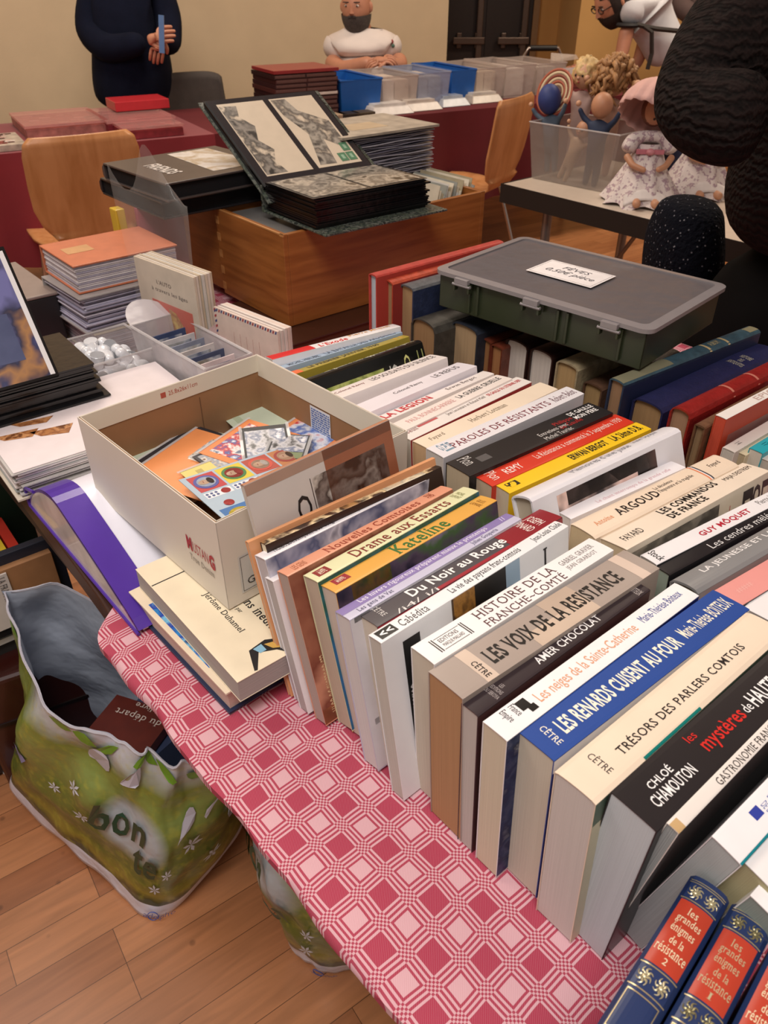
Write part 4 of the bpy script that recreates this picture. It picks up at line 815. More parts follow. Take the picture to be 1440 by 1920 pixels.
# ---------------------------------------------------------------- stack of albums, upper left
op = at(135, 500, .925)
def albumM(u, v, z, h, yaw): p = at(u, v, z); return Vector((p.x, p.y, z-h))
def leafy(b, lx, ly, z0, h, n, cols, seed, jut=.01):
    r = random.Random(seed)
    for k in range(n):
        b.box(-lx+r.uniform(0, jut*.5), -r.uniform(.001, jut), r.uniform(.001, jut), ly, z0+h*k/n, z0+h*(k+.72)/n, mat(cols[k % len(cols)], .3, .12))
for nm, lbl, (u, v), zt, h, yaw, cov, cols, lx, ly, n in (
    ('photo_album', 'orange-covered photo album on top of the stack at the left', (136, 500), .928, .05, 50, 'c4714f', ['c8c0c4', 'aaa4b4', 'dcd6d8'], .16, .2, 14),
    ('photo_album', 'clear plastic album full of loose photographs, middle of the stack', (148, 562), .877, .066, 48, 'a09a98', ['c4c0d0', '9c98ac', 'dcd8e4', 'b0acc0'], .165, .2, 22),
    ('photo_album', 'cream-edged album at the bottom of the stack', (178, 628), .81, .054, 49, 'b8a888', ['c0b8bc', 'a8a0a8'], .235, .22, 12)):
    p = at(u, v, zt); M = frame(Vector((p.x, p.y, zt-h)), yaw); t = thing(nm, lbl, 'album', M)
    c = mat(cov, .4, .08); b = MB(); b.box(-lx, 0, 0, ly, 0, .003, c); b.box(-lx, 0, 0, ly, h-.003, h, c); b.box(-lx-.001, -lx+.002, 0, ly, 0, h, c)
    if cov == 'c4714f': b.quad((-.11, .02, h+.0003), (-.07, .02, h+.0003), (-.07, .07, h+.0003), (-.11, .07, h+.0003), mat('c89868', .4, .1))
    b.build('cover', t, bevel=.0008)
    b = MB(); leafy(b, lx-.004, ly-.004, .003, h-.006, n, cols, int(h*1000), .012 if 'clear' in lbl else .004); b.build('photo_sleeves', t)
gp = at(62, 540, .9); t = thing('document_box', 'grey-topped dark box behind the album stack at the left edge', 'box', frame(Vector((gp.x, gp.y, .754)), 50))
MB().box(-.3, -.075, -.1, .06, 0, .1, mat('1d1b1c', .4)).build('box_body', t, bevel=.003); MB().box(-.302, -.073, -.102, .062, .1, .106, mat('8c7c74', .5)).build('box_lid', t, bevel=.002)

# ---------------------------------------------------------------- thimble box and card box
def clearbox(name, label, M, x, y, h, fl, taper=.9, cat='box'):
    t = thing(name, label, cat, M); b = MB()
    cx, cy = x/2, y/2
    def ring(k, z): return [(cx+(px-cx)*k, cy+(py-cy)*k, z) for px, py in ((0, 0), (x, 0), (x, y), (0, y))]
    a, c = ring(taper, 0), ring(1, h)
    b.add(a+c, [(0, 1, 2, 3), (0, 4, 5, 1), (1, 5, 6, 2), (2, 6, 7, 3), (3, 7, 4, 0)], fl)
    b.build('box_wall', t, solid=.0012)
    r = MB(); r.tube([(q[0], q[1], q[2]) for q in c], .0028, film('ffffff', .45, .2, 'e0dcdc'), 6, closed=True); r.build('rim', t)
    return t
tr = at(173, 687, .83); TBM = frame(Vector((tr.x, tr.y, .755)), 48)
TBM2 = TBM @ Matrix.Translation((-.13, 0, 0))
clearbox('plastic_box', 'small clear plastic box full of white thimbles', TBM2, .13, .12, .075, film('ffffff', .72, .25, 'cfc8c8'))
POR = mat('e4e6ea', .18, .03, coat=.5)
thim = MB(); thim.lathe([(.0095, 0), (.0098, .001), (.0085, .010), (.0075, .018), (.006, .0215), (.003, .0232), (.0001, .0236)], POR, 20)
thim.lathe([(.0086, 0), (.0078, .010), (.0066, .018), (.003, .021), (.0001, .0215)], POR, 20); thim.lathe([(.0095, 0), (.0086, 0)], POR, 20); thim.lathe([(.0097, .0015), (.0102, .002), (.0097, .0025)], POR, 20)
t0 = None; rnd = random.Random(11); n = 0
for lay, zz in ((0, .014), (1, .038), (2, .06)):
    for i in range(5 if lay < 2 else 4):
        for j in range(4 if lay < 2 else 3):
            x = .026+i*.0205+(lay % 2)*.006; y = .026+j*.0215+rnd.uniform(-.003, .003)
            rot = Matrix.Rotation(rnd.uniform(0, 6.3), 4, 'Z') @ Matrix.Rotation(rnd.choice([0, 1.5, 2.2, .6, 3.0, 1.8]), 4, 'X')
            M = TBM2 @ Matrix.Translation((x, y, zz)) @ rot @ Matrix.Diagonal((1.2, 1.2, 1.2, 1)) @ Matrix.Translation((0, 0, -.012))
            if t0 is None: t0 = thim.build('thimble', None, M, smooth=40); o = t0
            else: o = t0.copy(); COL.objects.link(o); o.matrix_world = M
            tag(o, 'small glossy white china thimble in the clear box beside the shoe box', 'thimble', 'white thimbles in the clear box')
cb_ = at(245, 612, .85); CBM = frame(Vector((cb_.x, cb_.y, .755)), 47)
t = clearbox('plastic_box', 'milky storage box with rounded handle flap, holding sleeved cards', CBM, .235, .085, .095, film('ffffff', .5, .25, 'd8d2d4'))
b = MB(); pts = [(-.0, 0), (-.0, .085)] + [(-.045+.0*k, .085) for k in range(1)]
fl_ = [(0, 0, .095), (0, .085, .095)] + [(-.05*math.sin(R(a)), .0425+.0425*math.cos(R(a)), .095+.022*math.sin(R(a))) for a in range(0, 181, 15)]
b.add(fl_, [tuple(range(len(fl_)))], film('ffffff', .4, .3, 'd8d2d6')); b.build('handle_flap', t, solid=.0015)
for k in range(6):
    x = .05+k*.03; q = MB().box(x, x+.002, .012, .074, .006, .088, mat(['3a4a70', 'd4d0d0', '8c94a8', 'dcd4d0', '44506e', 'd8c8c8'][k], .3, .2)).box(x+.002, x+.0024, .02, .066, .02, .08, picture(('4a5a80', 'c8ccd0', '8a8478'), 30, k))
    tag(q.build('sleeved_card', None, CBM), ['slate blue', 'white', 'grey-blue', 'cream', 'navy', 'pinkish white'][k]+' sleeved card standing in the milky storage box', 'card', 'cards in the milky storage box')
# pinkish bag beside
pb0 = at(370, 668, .80); rnd = random.Random(2)
def bagfn(a, b_):
    th = a*2*math.pi; ph = b_*math.pi; r_ = 1+.18*noise.noise(Vector((math.cos(th)*2, math.sin(th)*2, ph*2)))
    return (.085*math.sin(ph)*math.cos(th)*r_, .045*math.sin(ph)*math.sin(th)*r_, .045-.045*math.cos(ph)*r_)
tag(MB().grid(bagfn, 30, 16, film('ffeeee', .45, .12, 'd8bcbc')).build('plastic_bag', None, frame(Vector((pb0.x, pb0.y, .755))+E2*.05, -45+90), smooth=180), 'crumpled clear bag with pinkish contents between the card box and the shoe box', 'bag')

# ---------------------------------------------------------------- upright leaflets and airmail envelopes
def upright(name, label, TLp, TRp, zt, H_, thick, n, cols, front, lean=0, yaw=None, group=None, cat='booklet', marks=None, fog=None):
    a = at(TLp[0], TLp[1], zt); c = at(TRp[0], TRp[1], zt); w = (c-a).length; d = c-a
    yw = math.degrees(math.atan2(d.x, d.y))-90
    M = frame(Vector((a.x, a.y, zt-H_)), yw, 0, -lean)
    r = random.Random(n)
    for k in range(n):
        off = thick*k/n; dz = 0 if k == 0 else r.uniform(-.006, .004); dx = r.uniform(-.002, .004) if k else 0
        root = thing(name, label if k == 0 else label[1].format(k) if isinstance(label, tuple) else label, cat, M @ Matrix.Translation((dx, off, dz)), group) if False else None
        b = MB(); b.box(0, w, 0, thick/n*.8, max(0, dz), H_+dz, mat(cols[k % len(cols)], .5, .08))
        if k == 0 and marks: marks(b, w, H_)
        o = b.build(name, None, M @ Matrix.Translation((dx, off, -dz if dz < 0 else 0)))
        tag(o, label[0] if k == 0 else label[1] % ['', 'second', 'third', 'fourth', 'fifth', 'sixth', 'rearmost'][k], cat, group if k else None)
    return M, w
def leaf_marks(b, w, h):
    b.box(w*.22, w*.9, -.0004, 0, h*.2, h*.62, mat('c8472e', .4, .04))
    b.add([(w*.45, -.0006, h*.3), (w*.7, -.0006, h*.25), (w*.75, -.0006, h*.4), (w*.62, -.0006, h*.55), (w*.5, -.0006, h*.58), (w*.5, -.0006, h*.45)], [tuple(range(6))], picture(('c8a040', 'a86030', 'd8b860'), 50, 3))
    b.text("L'AUTO", lambda p, q: (w*(.35+.25*p), -.0005, h*(.8+.04*q)), mat('4a3a30', .5, 0), serif=True); b.text('à travers les âges', lambda p, q: (w*(.25+.6*p), -.0005, h*(.71+.05*q)), mat('4a3a30', .5, 0), serif=True)
M_, w_ = upright('booklet', ('cream booklet with a red picture square, frontmost by the wooden box', '%s booklet of the row, standing behind the one with the red picture'), (250, 480), (362, 521), .935, .175, .04, 7, ['d2c4b0', 'd8cdc0', 'c4b49c', 'd0ccc4'], None, marks=leaf_marks, group='booklets behind the red-pictured one')
b = MB(); b.grid(lambda a, c: (-.012+.2*a, -.006+.004*math.sin(a*9+c*5), -.0+.33*c*(1-.1*math.sin(a*7)) if c < .99 else .33-.04*math.sin(a*8)), 18, 14, film('ffffff', .86, .08, 'e0d8d0')); b.build('clear_sleeve', None, M_, smooth=180)
tag(bpy.data.objects['clear_sleeve'], 'tall crinkled clear plastic sleeve rising over the cream booklets', 'sleeve')
def air_marks(b, w, h):
    for k in range(26):
        x = w*k/26; c_ = ['a83a40', '3a4a80'][k % 2]
        b.add([(x, -.0004, h-.006), (x+w*.018, -.0004, h-.006), (x+w*.03, -.0004, h-.001), (x+w*.012, -.0004, h-.001)], [(0, 1, 2, 3)], mat(c_, .5, 0))
    for k in range(14):
        z = h*k/14; b.add([(.001, -.0004, z), (.006, -.0004, z+.003), (.006, -.0004, z+.007), (.001, -.0004, z+.004)], [(0, 1, 2, 3)], mat(['a83a40', '3a4a80'][k % 2], .5, 0))
    for k in range(5): b.box(w*(.3+.1*k), w*(.302+.1*k), -.0004, 0, h*.2, h*.75, mat('b8958c', .5, 0))
upright('envelope', ('airmail envelope with red and blue dashed border, standing before the wooden box', '%s envelope of the row, standing behind the airmail one'), (400, 575), (520, 622), .885, .125, .03, 5, ['dcc8bc', 'd8ccc4', 'e0d4cc'], None, marks=air_marks, cat='envelope', group='envelopes behind the airmail one')

# ---------------------------------------------------------------- wooden card boxes
WDy = wood('a06430', '7c461c', .38, (5, 5, 60)); WE = wood('c08850', '94602f', .5, (8, 8, 80))
na = at(530, 441, .952); WBM = frame(Vector((na.x, na.y, .776)), 50.5)
def woodbox(label, x0, x1, y0, y1, M, h=.176):
    t = thing('wooden_box', label, 'box', M); k = .011
    MB().box(x0, x1, y0, y0+k, 0, h, WDy).build('side_panel', t, bevel=.001); MB().box(x0, x1, y1-k, y1, 0, h, WDy).build('side_panel', t, bevel=.001)
    MB().box(x0, x0+k, y0+k, y1-k, 0, h-.0005, WDy).build('end_panel', t, bevel=.001); MB().box(x1-k, x1, y0+k, y1-k, 0, h-.0005, WDy).build('end_panel', t, bevel=.001)
    MB().box(x0+k, x1-k, y0+k, y1-k, 0, .006, WDy).build('bottom', t)
    b = MB()
    for j in range(5): b.box(x0-.0006, x0+k+.0006, y0-.0006, y0+k*.9, .01+j*.034, .01+j*.034+.016, WE)
    b.box(x1-k, x1+.0005, y0-.0004, y0+.002, h-.004, h+.0006, WE).box(x0, x1, y0-.0004, y0+.003, h-.002, h+.0006, WE)
    b.build('joint', t); return t
woodbox('varnished orange-brown wooden card box carrying the open album', -.25, 0, 0, .525, WBM)
woodbox('second wooden card box, left of the one under the open album', -.47, -.262, .01, .51, WBM)
flatbook('photo_album', 'grey-covered flat album lying inside the rim of the card box under the open album', WBM @ Vector((-.016, .016, .125)), 50.5, .215, .34, .042, '6a6866', 'b0aca8', hard=True, cat='album')
t = flatbook('hardcover_book', 'dark brown leather album lying under the wooden card box', at(600, 650, .754)-E2*.06, 50.5, .26, .34, .021, '3f2318', '5a3424', hard=True)
# postcards in the far end of the card box
rnd = random.Random(9)
for k in range(24):
    y = .40+k*.0046; M = WBM @ Matrix.Translation((-.125, y, .01)) @ Matrix.Rotation(R(-14+rnd.uniform(-3, 3)), 4, 'X')
    o = MB().box(-.07+rnd.uniform(-.004, .004), .07+rnd.uniform(-.004, .004), 0, .0009, 0, .168+rnd.uniform(-.006, .018), mat(['d8cbb4', 'c8c4b8', 'e0d8c4', 'b0a488', 'd4cfc8', '9a9c94'][k % 6], .5, .1)).build('postcard', None, M)
    tag(o, 'old postcard standing in the far end of the wooden card box', 'postcard', 'postcards standing in the card box')
# ---------------------------------------------------------------- black albums and the grey one
def album_closed(label, p, yaw, lx, ly, h, cover, marks=None):
    t = thing('postcard_album', label, 'album', frame(p, yaw)); c = mat(cover, .3, .08)
    b = MB(); b.box(-lx, 0, 0, ly, 0, .004, c); b.box(-lx, 0, 0, ly, h-.004, h, c); b.prism([(-lx, .002), (-lx-.008, h*.25), (-lx-.009, h*.5), (-lx-.008, h*.75), (-lx, h-.002)], 0, ly, c)
    if marks: marks(b, h)
    b.build('cover', t, bevel=.0015)
    MB().box(-lx+.002, -.006, .005, ly-.005, .004, h-.004, pages('1a191b', .3, 'z')).build('page_block', t)
fp = at(310, 347, 1.02)
FC = '4a413e'
def fr_marks(b, h):
    G_ = mat('e4dcd4', .4, 0)
    b.text('FRIENDS', lambda p, q: (-.165+.10*p, .045+.034*q, h+.0006), G_, serif=False, bold=.02)
    b.quad((-.235, .14, h+.0004), (-.03, .125, h+.0004), (-.03, .24, h+.0004), (-.235, .24, h+.0004), picture(('cfcac4', 'e4e0dc', 'b8a890', 'd8d4d0'), 16, 4, rough=.08))
album_closed('black postcard album with silver lettering, upper one of two', Vector((fp.x, fp.y, .988)), 47, .25, .27, .034, FC, fr_marks)
album_closed('black postcard album directly beneath the silver lettered one', Vector((fp.x, fp.y, .9535))-E1*.02+E2*(-.005), 49, .27, .27, .033, '232022')
gp = at(818, 238, 1.05)
t = thing('photo_album', 'thick grey album bursting with sleeved sheets behind the open one', 'album', frame(Vector((gp.x, gp.y, .953)), 51))
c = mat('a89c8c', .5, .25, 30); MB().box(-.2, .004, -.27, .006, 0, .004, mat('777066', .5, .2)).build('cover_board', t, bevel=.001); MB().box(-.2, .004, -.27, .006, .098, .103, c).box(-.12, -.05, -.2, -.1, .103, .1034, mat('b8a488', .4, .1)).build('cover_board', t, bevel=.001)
rnd = random.Random(8); b = MB()
for k in range(34):
    z = .004+.094*k/34; a_ = rnd.uniform(0, .007); a2 = rnd.uniform(0, .006)
    b.grid(lambda u, v: (-.195+.193*u-a2, -.265+.265*v-a_, z+.0013*math.sin(v*(7+k % 5)+k)+.0006*math.sin(u*9+k)), 6, 24, mat(['b0acb8', '7c7888', 'c8c4cc', '5c5866', 'a09cac'][k % 5], .25, .15))
b.build('sleeved_sheets', t, solid=.0012)
# the big open album
oa = at(610, 443, .957)
OM = frame(Vector((oa.x, oa.y, .956)), 52)
t = thing('postcard_album', 'large marbled album lying open with old black and white postcards', 'album', OM)
MAR = picture(('3a4238', '5c6458', '2a3230', '6c7068', '1e2624'), 60, 4, rough=.25)
OL = .29; hx = -.205; a_ = R(60); up = Vector((-math.sin(a_), 0, math.cos(a_)))
b = MB(); b.box(hx-.01, .004, -.002, OL, 0, .004, MAR); b.build('front_board', t, bevel=.001)
b = MB()
def UP(y, h, l): p = Vector((hx, y, .05))+up*h; return (p.x-l*math.cos(a_), p.y, p.z-l*math.sin(a_))
def upbox(b, y0, y1, h0, h1, l0, l1, m):
    v = [UP(y, h, l) for l in (l0, l1) for h in (h0, h1) for y in (y0, y1)]
    b.add(v, [(0, 2, 3, 1), (4, 5, 7, 6), (0, 1, 5, 4), (2, 6, 7, 3), (0, 4, 6, 2), (1, 3, 7, 5)], m)
upbox(b, -.004, OL, -.03, .262, .014, .018, MAR); b.build('back_board', t, bevel=.001)
MB().box(hx-.012, hx-.006, -.002, OL, .0, .05, MAR).build('spine', t)
b = MB(); black_pages(b, hx, -.03, .0, OL-.015, .004, 14, .052, 6); b.build('black_pages', t)
b = MB(); upbox(b, .004, OL-.025, 0, .245, 0, .012, mat('2c2c30', .15, .1)); 
for k in range(4): upbox(b, .001, OL-.02-.003*k, 0, .25-.002*k, .003+k*.003, .0045+k*.003, mat('101012', .2, .1))
b.build('raised_page', t)
PCARD = mat('cfc0ab', .3, .04)
P1 = picture(('2c2a28', '8c857c', '4c4844', 'cfc0ab', '6a655e'), 22, 3); P2 = picture(('3a3734', 'a49c90', '5a5550', 'cfc0ab'), 26, 8)
b = MB(); upbox(b, .02, .128, .022, .232, -.0004, 0, PCARD)
v = [UP(.022, .225, -.0007), UP(.06, .222, -.0007), UP(.05, .19, -.0007), UP(.07, .16, -.0007), UP(.055, .12, -.0007), UP(.075, .09, -.0007), UP(.06, .06, -.0007), UP(.07, .026, -.0007), UP(.022, .026, -.0007)]
b.add(v, [tuple(range(9))], P1); lab(b.build('postcard', t), 'postcard with dark wooded view and broad blank margin')
b = MB(); upbox(b, .142, .25, .022, .232, -.0004, 0, PCARD)
v = [UP(.145, .228, -.0007), UP(.18, .228, -.0007), UP(.19, .19, -.0007), UP(.245, .15, -.0007), UP(.245, .06, -.0007), UP(.2, .1, -.0007), UP(.19, .028, -.0007), UP(.15, .03, -.0007), UP(.175, .12, -.0007), UP(.15, .18, -.0007)]
b.add(v, [tuple(range(10))], P2)
GS = mat('4c7a5c', .4, .1)
for y, h in ((.205, .03), (.226, .03), (.226, .058)): upbox(b, y, y+.019, h, h+.024, -.001, -.0008, GS); upbox(b, y+.006, y+.013, h+.006, h+.018, -.0012, -.001, mat('8cae94', .4, .1))
lab(b.build('postcard', t), 'postcard of a wooded rocky bank with three green stamps')
b = MB()
for y0, y1 in ((.008, .13), (.138, OL-.03)): b.box(hx+.012, -.045, y0, y1, .0575, .058, picture(('4a4744', '9c958a', '6a655f', 'b8ae9f', '2c2a29'), 24, 11, rough=.15))
b.build('lying_postcards', t)
MB().box(hx+.006, -.037, .002, OL-.02, .0565, .0573, mat('2a2a2d', .15, .1)).build('top_page', t)
# ---------------------------------------------------------------- items under and beside the table at the left
def crate_of_books():
    p = at(92, 1030, .50); M = frame(Vector((p.x, p.y, -.12)), -38)
    t = thing('bookcase_box', 'dark navy box of children\'s books under the left end of the table', 'box', M)
    z0 = .5; NV = mat('1f2433', .45, .1)
    MB().box(-.3, 0, -.01, .012, z0, .62, mat('a87850', .6, .1)).box(-.3, .02, .004, .02, z0-.02, .64, NV).box(-.3, .02, .2, .216, z0, .68, mat('1a3a2c', .5)).box(-.3, .02, .004, .216, z0-.03, z0, NV).build('box_body', t, bevel=.001)
    b = MB(); b.box(-.3, -.08, -.014, -.0105, .5, .615, mat('d8cfc8', .4)); b.text('LA FRANCHE-COMTE', lambda p, q: (-.085-.012*(1-q), -.015, .61-.1*p), mat('5a5858', .5, 0), serif=True); b.build('front_card', t)
    cs = ['c83a2c', 'e8c83a', '3a8a8c', 'd8d0c8', 'b03028', 'e0b020', '8a2c24', 'd8cc90', '2c5a48', 'c8442c']
    for k, c in enumerate(cs):
        x = -.035-k*.022
        o = MB().box(x-.018, x, 0, .16, 0, .1, mat(c, .35, .05)).box(x-.016, x-.002, -.0003, .1, .02, .03, mat('f0e8d8', .4, .1)).build('childrens_book', None, M @ Matrix.Translation((0, .025, z0+.001)))
        tag(o, {'c83a2c': 'red', 'e8c83a': 'yellow', '3a8a8c': 'teal', 'd8d0c8': 'whitish', 'b03028': 'dark red', 'e0b020': 'golden', '8a2c24': 'maroon', 'd8cc90': 'pale yellow', '2c5a48': 'green', 'c8442c': 'orange-red'}[c]+' thin children\'s book standing in the navy box under the table', 'book', "children's books in the box under the table")
    MB().box(-.32, -.0, .02, .25, .13, .34, mat('2a1c18', .5, .1)).box(-.33, .01, .01, .26, .34, .36, mat('142c22', .5)).box(-.32, .0, .02, .25, .36, .45, mat('33302e', .5, .2)).box(-.33, .01, .01, .26, .45, .462, mat('d8d4cc', .5)).build('stacked_lower_boxes', t)
crate_of_books()
sp_ = at(12, 1424, 0)
SCM = frame(Vector((sp_.x, sp_.y, 0)), 62)
t = thing('suitcase', 'dark reddish-brown suitcase with metal studs standing on the floor at the left edge', 'suitcase', SCM)
MB().box(-.4, .09, 0, .2, .0, .3, mat('3c1712', .28, .15, 8, coat=.3)).build('case_shell', t, bevel=.012, seg=3)
MB().box(-.403, .093, -.003, .203, .185, .192, mat('1c0c0a', .4)).build('seam', t)
for x, z in ((.06, .03), (.06, .16), (-.02, .03), (-.02, .16)):
    MB().ball((x, -.002, z), .006, mat('c8c4c0', .2, .05, metal=.9), 8, ry=.004).build('stud', t, smooth=60)
# ---- shopping bags
def bag_mat(u0, v0):
    m, nt, b, N, L = newmat('printed_bag_plastic'); b.inputs['Roughness'].default_value = .32; b.inputs['Coat Weight'].default_value = .15
    tc = N('ShaderNodeTexCoord'); sp = N('ShaderNodeSeparateXYZ'); L(tc.outputs['UV'], sp.inputs[0])
    cr = N('ShaderNodeValToRGB'); e = cr.color_ramp.elements
    e[0].position = 0; e[0].color = lin('dfe0ee'); e[1].position = .1; e[1].color = lin('e0e2ee')
    for p_, c in ((.12, '2f3c20'), (.17, '8a7c2a'), (.27, '5c6826'), (.5, '66742e'), (.68, '8a9a50'), (.8, '7c8a3a'), (.9, 'b4b8b4'), (1, 'd0d0dc')):
        x = e.new(p_); x.color = lin(c)
    no = N('ShaderNodeTexNoise'); no.inputs['Scale'].default_value = 9; no.inputs['Detail'].default_value = 4; L(tc.outputs['Object'], no.inputs['Vector'])
    ma = N('ShaderNodeMath'); ma.operation = 'MULTIPLY_ADD'; L(no.outputs[0], ma.inputs[0]); ma.inputs[1].default_value = .24
    sb_ = N('ShaderNodeMath'); sb_.operation = 'SUBTRACT'; L(sp.outputs[1], sb_.inputs[0]); sb_.inputs[1].default_value = .12; L(sb_.outputs[0], ma.inputs[2])
    lt = N('ShaderNodeMath'); lt.operation = 'LESS_THAN'; L(sp.outputs[1], lt.inputs[0]); lt.inputs[1].default_value = .1
    mm = N('ShaderNodeMix'); mm.data_type = 'FLOAT'; L(lt.outputs[0], mm.inputs[0]); L(ma.outputs[0], mm.inputs[2]); mm.inputs[3].default_value = .03
    mx_ = N('ShaderNodeMath'); mx_.operation = 'MAXIMUM'; L(mm.outputs[0], mx_.inputs[0]); mx_.inputs[1].default_value = 0.0
    gt = N('ShaderNodeMath'); gt.operation = 'GREATER_THAN'; L(sp.outputs[1], gt.inputs[0]); gt.inputs[1].default_value = .1
    m3 = N('ShaderNodeMath'); m3.operation = 'MULTIPLY'; L(gt.outputs[0], m3.inputs[0]); m3.inputs[1].default_value = .12
    m4 = N('ShaderNodeMath'); m4.operation = 'MAXIMUM'; L(mx_.outputs[0], m4.inputs[0]); L(m3.outputs[0], m4.inputs[1])
    L(m4.outputs[0], cr.inputs[0])
    # yellow flecks of the rape field
    n2 = N('ShaderNodeTexNoise'); n2.inputs['Scale'].default_value = 60; L(tc.outputs['Object'], n2.inputs['Vector'])
    rp = N('ShaderNodeMapRange'); rp.inputs[1].default_value = .5; rp.inputs[2].default_value = .7; rp.inputs[3].default_value = 0; rp.inputs[4].default_value = .35; L(n2.outputs[0], rp.inputs[0])
    m5 = N('ShaderNodeMath'); m5.operation = 'MULTIPLY'; L(rp.outputs[0], m5.inputs[0]); L(gt.outputs[0], m5.inputs[1])
    mc = N('ShaderNodeMix'); mc.data_type = 'RGBA'; L(m5.outputs[0], mc.inputs[0]); L(cr.outputs[0], mc.inputs[6]); mc.inputs[7].default_value = lin('b8b040')
    # inside of the bag: slate blue
    vd = N('ShaderNodeVectorMath'); vd.operation = 'DISTANCE'; vs_ = N('ShaderNodeVectorMath'); vs_.operation = 'MULTIPLY'; L(tc.outputs['UV'], vs_.inputs[0]); vs_.inputs[1].default_value = (1.6, .8, 0)
    L(vs_.outputs[0], vd.inputs[0]); vd.inputs[1].default_value = (u0*1.6, v0*.8, 0)
    rr = N('ShaderNodeMapRange'); rr.inputs[1].default_value = .09; rr.inputs[2].default_value = .15; rr.inputs[3].default_value = 1; rr.inputs[4].default_value = 0; L(vd.outputs['Value'], rr.inputs[0])
    mp_ = N('ShaderNodeMix'); mp_.data_type = 'RGBA'; L(rr.outputs[0], mp_.inputs[0]); L(mc.outputs[2], mp_.inputs[6]); mp_.inputs[7].default_value = lin('b4bbc0'); mc = mp_
    ge = N('ShaderNodeNewGeometry'); mi = N('ShaderNodeMix'); mi.data_type = 'RGBA'; L(ge.outputs['Backfacing'], mi.inputs[0]); L(mc.outputs[2], mi.inputs[6]); mi.inputs[7].default_value = lin('c2cad8')
    L(mi.outputs[2], b.inputs['Base Color'])
    bp = N('ShaderNodeBump'); bp.inputs['Strength'].default_value = .5; bp.inputs['Distance'].default_value = .02
    n3 = N('ShaderNodeTexNoise'); n3.inputs['Scale'].default_value = 12; n3.inputs['Detail'].default_value = 3; L(tc.outputs['Object'], n3.inputs['Vector'])
    L(n3.outputs[0], bp.inputs['Height']); L(bp.outputs[0], b.inputs['Normal'])
    return m
def bag(label, rim, base, seed, decals, BAGM):
    """rim / base: loops of points (same count) going anticlockwise seen from above"""
    n = len(rim); t = thing('shopping_bag', label, 'bag', Matrix.Translation(sum(base, Vector())/n))
    c0 = sum(base, Vector())/n; NV_, NU = 44, n*16
    def loop(pts, a):
        q = a*n; i = int(q) % n; f = q-int(q)
        p0, p1, p2, p3 = pts[i-1], pts[i], pts[(i+1) % n], pts[(i+2) % n]
        return .5*((2*p1)+(-p0+p2)*f+(2*p0-5*p1+4*p2-p3)*f*f+(-p0+3*p1-3*p2+p3)*f**3)
    def S(a, v, lift=0):
        a = a % 1.0
        B, Tp = loop(base, a), loop(rim, a); p = B.lerp(Tp, v)
        cen = c0.lerp(sum(rim, Vector())/n, v); o = (p-cen); o.z = 0; o = o.normalized() if o.length > 1e-6 else Vector((1, 0, 0))
        bul = .012*math.sin(math.pi*min(1, v*1.05))
        cr = noise.noise(Vector((a*14+seed, v*5, seed)))*.022*(.35+v)+noise.noise(Vector((a*30, v*9+seed, 3)))*.0035
        p = p+o*(bul+cr+lift); p.z += noise.noise(Vector((a*20, seed, 1)))*.02*v*v
        return p
    vs = []; fs = []; uv = []
    for j in range(NV_+1):
        for i in range(NU): vs.append(tuple(S(i/NU, j/NV_)-c0))
    for j in range(NV_):
        for i in range(NU):
            k = (i+1) % NU; fs.append((j*NU+i, j*NU+k, (j+1)*NU+k, (j+1)*NU+i))
    cb = len(vs); vs.append((0, 0, .004)); fs += [(cb, (i+1) % NU, i) for i in range(NU)]
    me = bpy.data.meshes.new('bag_skin'); me.from_pydata(vs, [], fs); me.materials.append(BAGM)
    ul = me.uv_layers.new(name='UVMap')
    for l in me.loops:
        vi = l.vertex_index; ul.data[l.index].uv = ((vi % NU)/NU, (vi//NU)/NV_ if vi < cb else 0)
    me.shade_smooth(); o = bpy.data.objects.new('bag_skin', me); COL.objects.link(o); o.parent = t
    def D(a, v, l=.005): return tuple(S(a, v, l)-c0)
    decals(t, D, S, c0)
    return t, S, c0
def star(b, D, a, v, ra, rv, m, n=6, w=.35, rot=0.0):
    for k in range(n):
        an = 2*math.pi*k/n+rot
        def q(r, d): return D(a+ra*r*math.cos(an+d), v+rv*r*math.sin(an+d))
        b.add([D(a, v), q(.6, -w), q(1, 0), q(.6, w)], [(0, 1, 2, 3)], m)
GRN = mat('16402c', .35, .05); WFL = mat('cdd0da', .35, .05); LGR = mat('6c9c2c', .35, .2, 30); BLU = mat('3a58a8', .35)
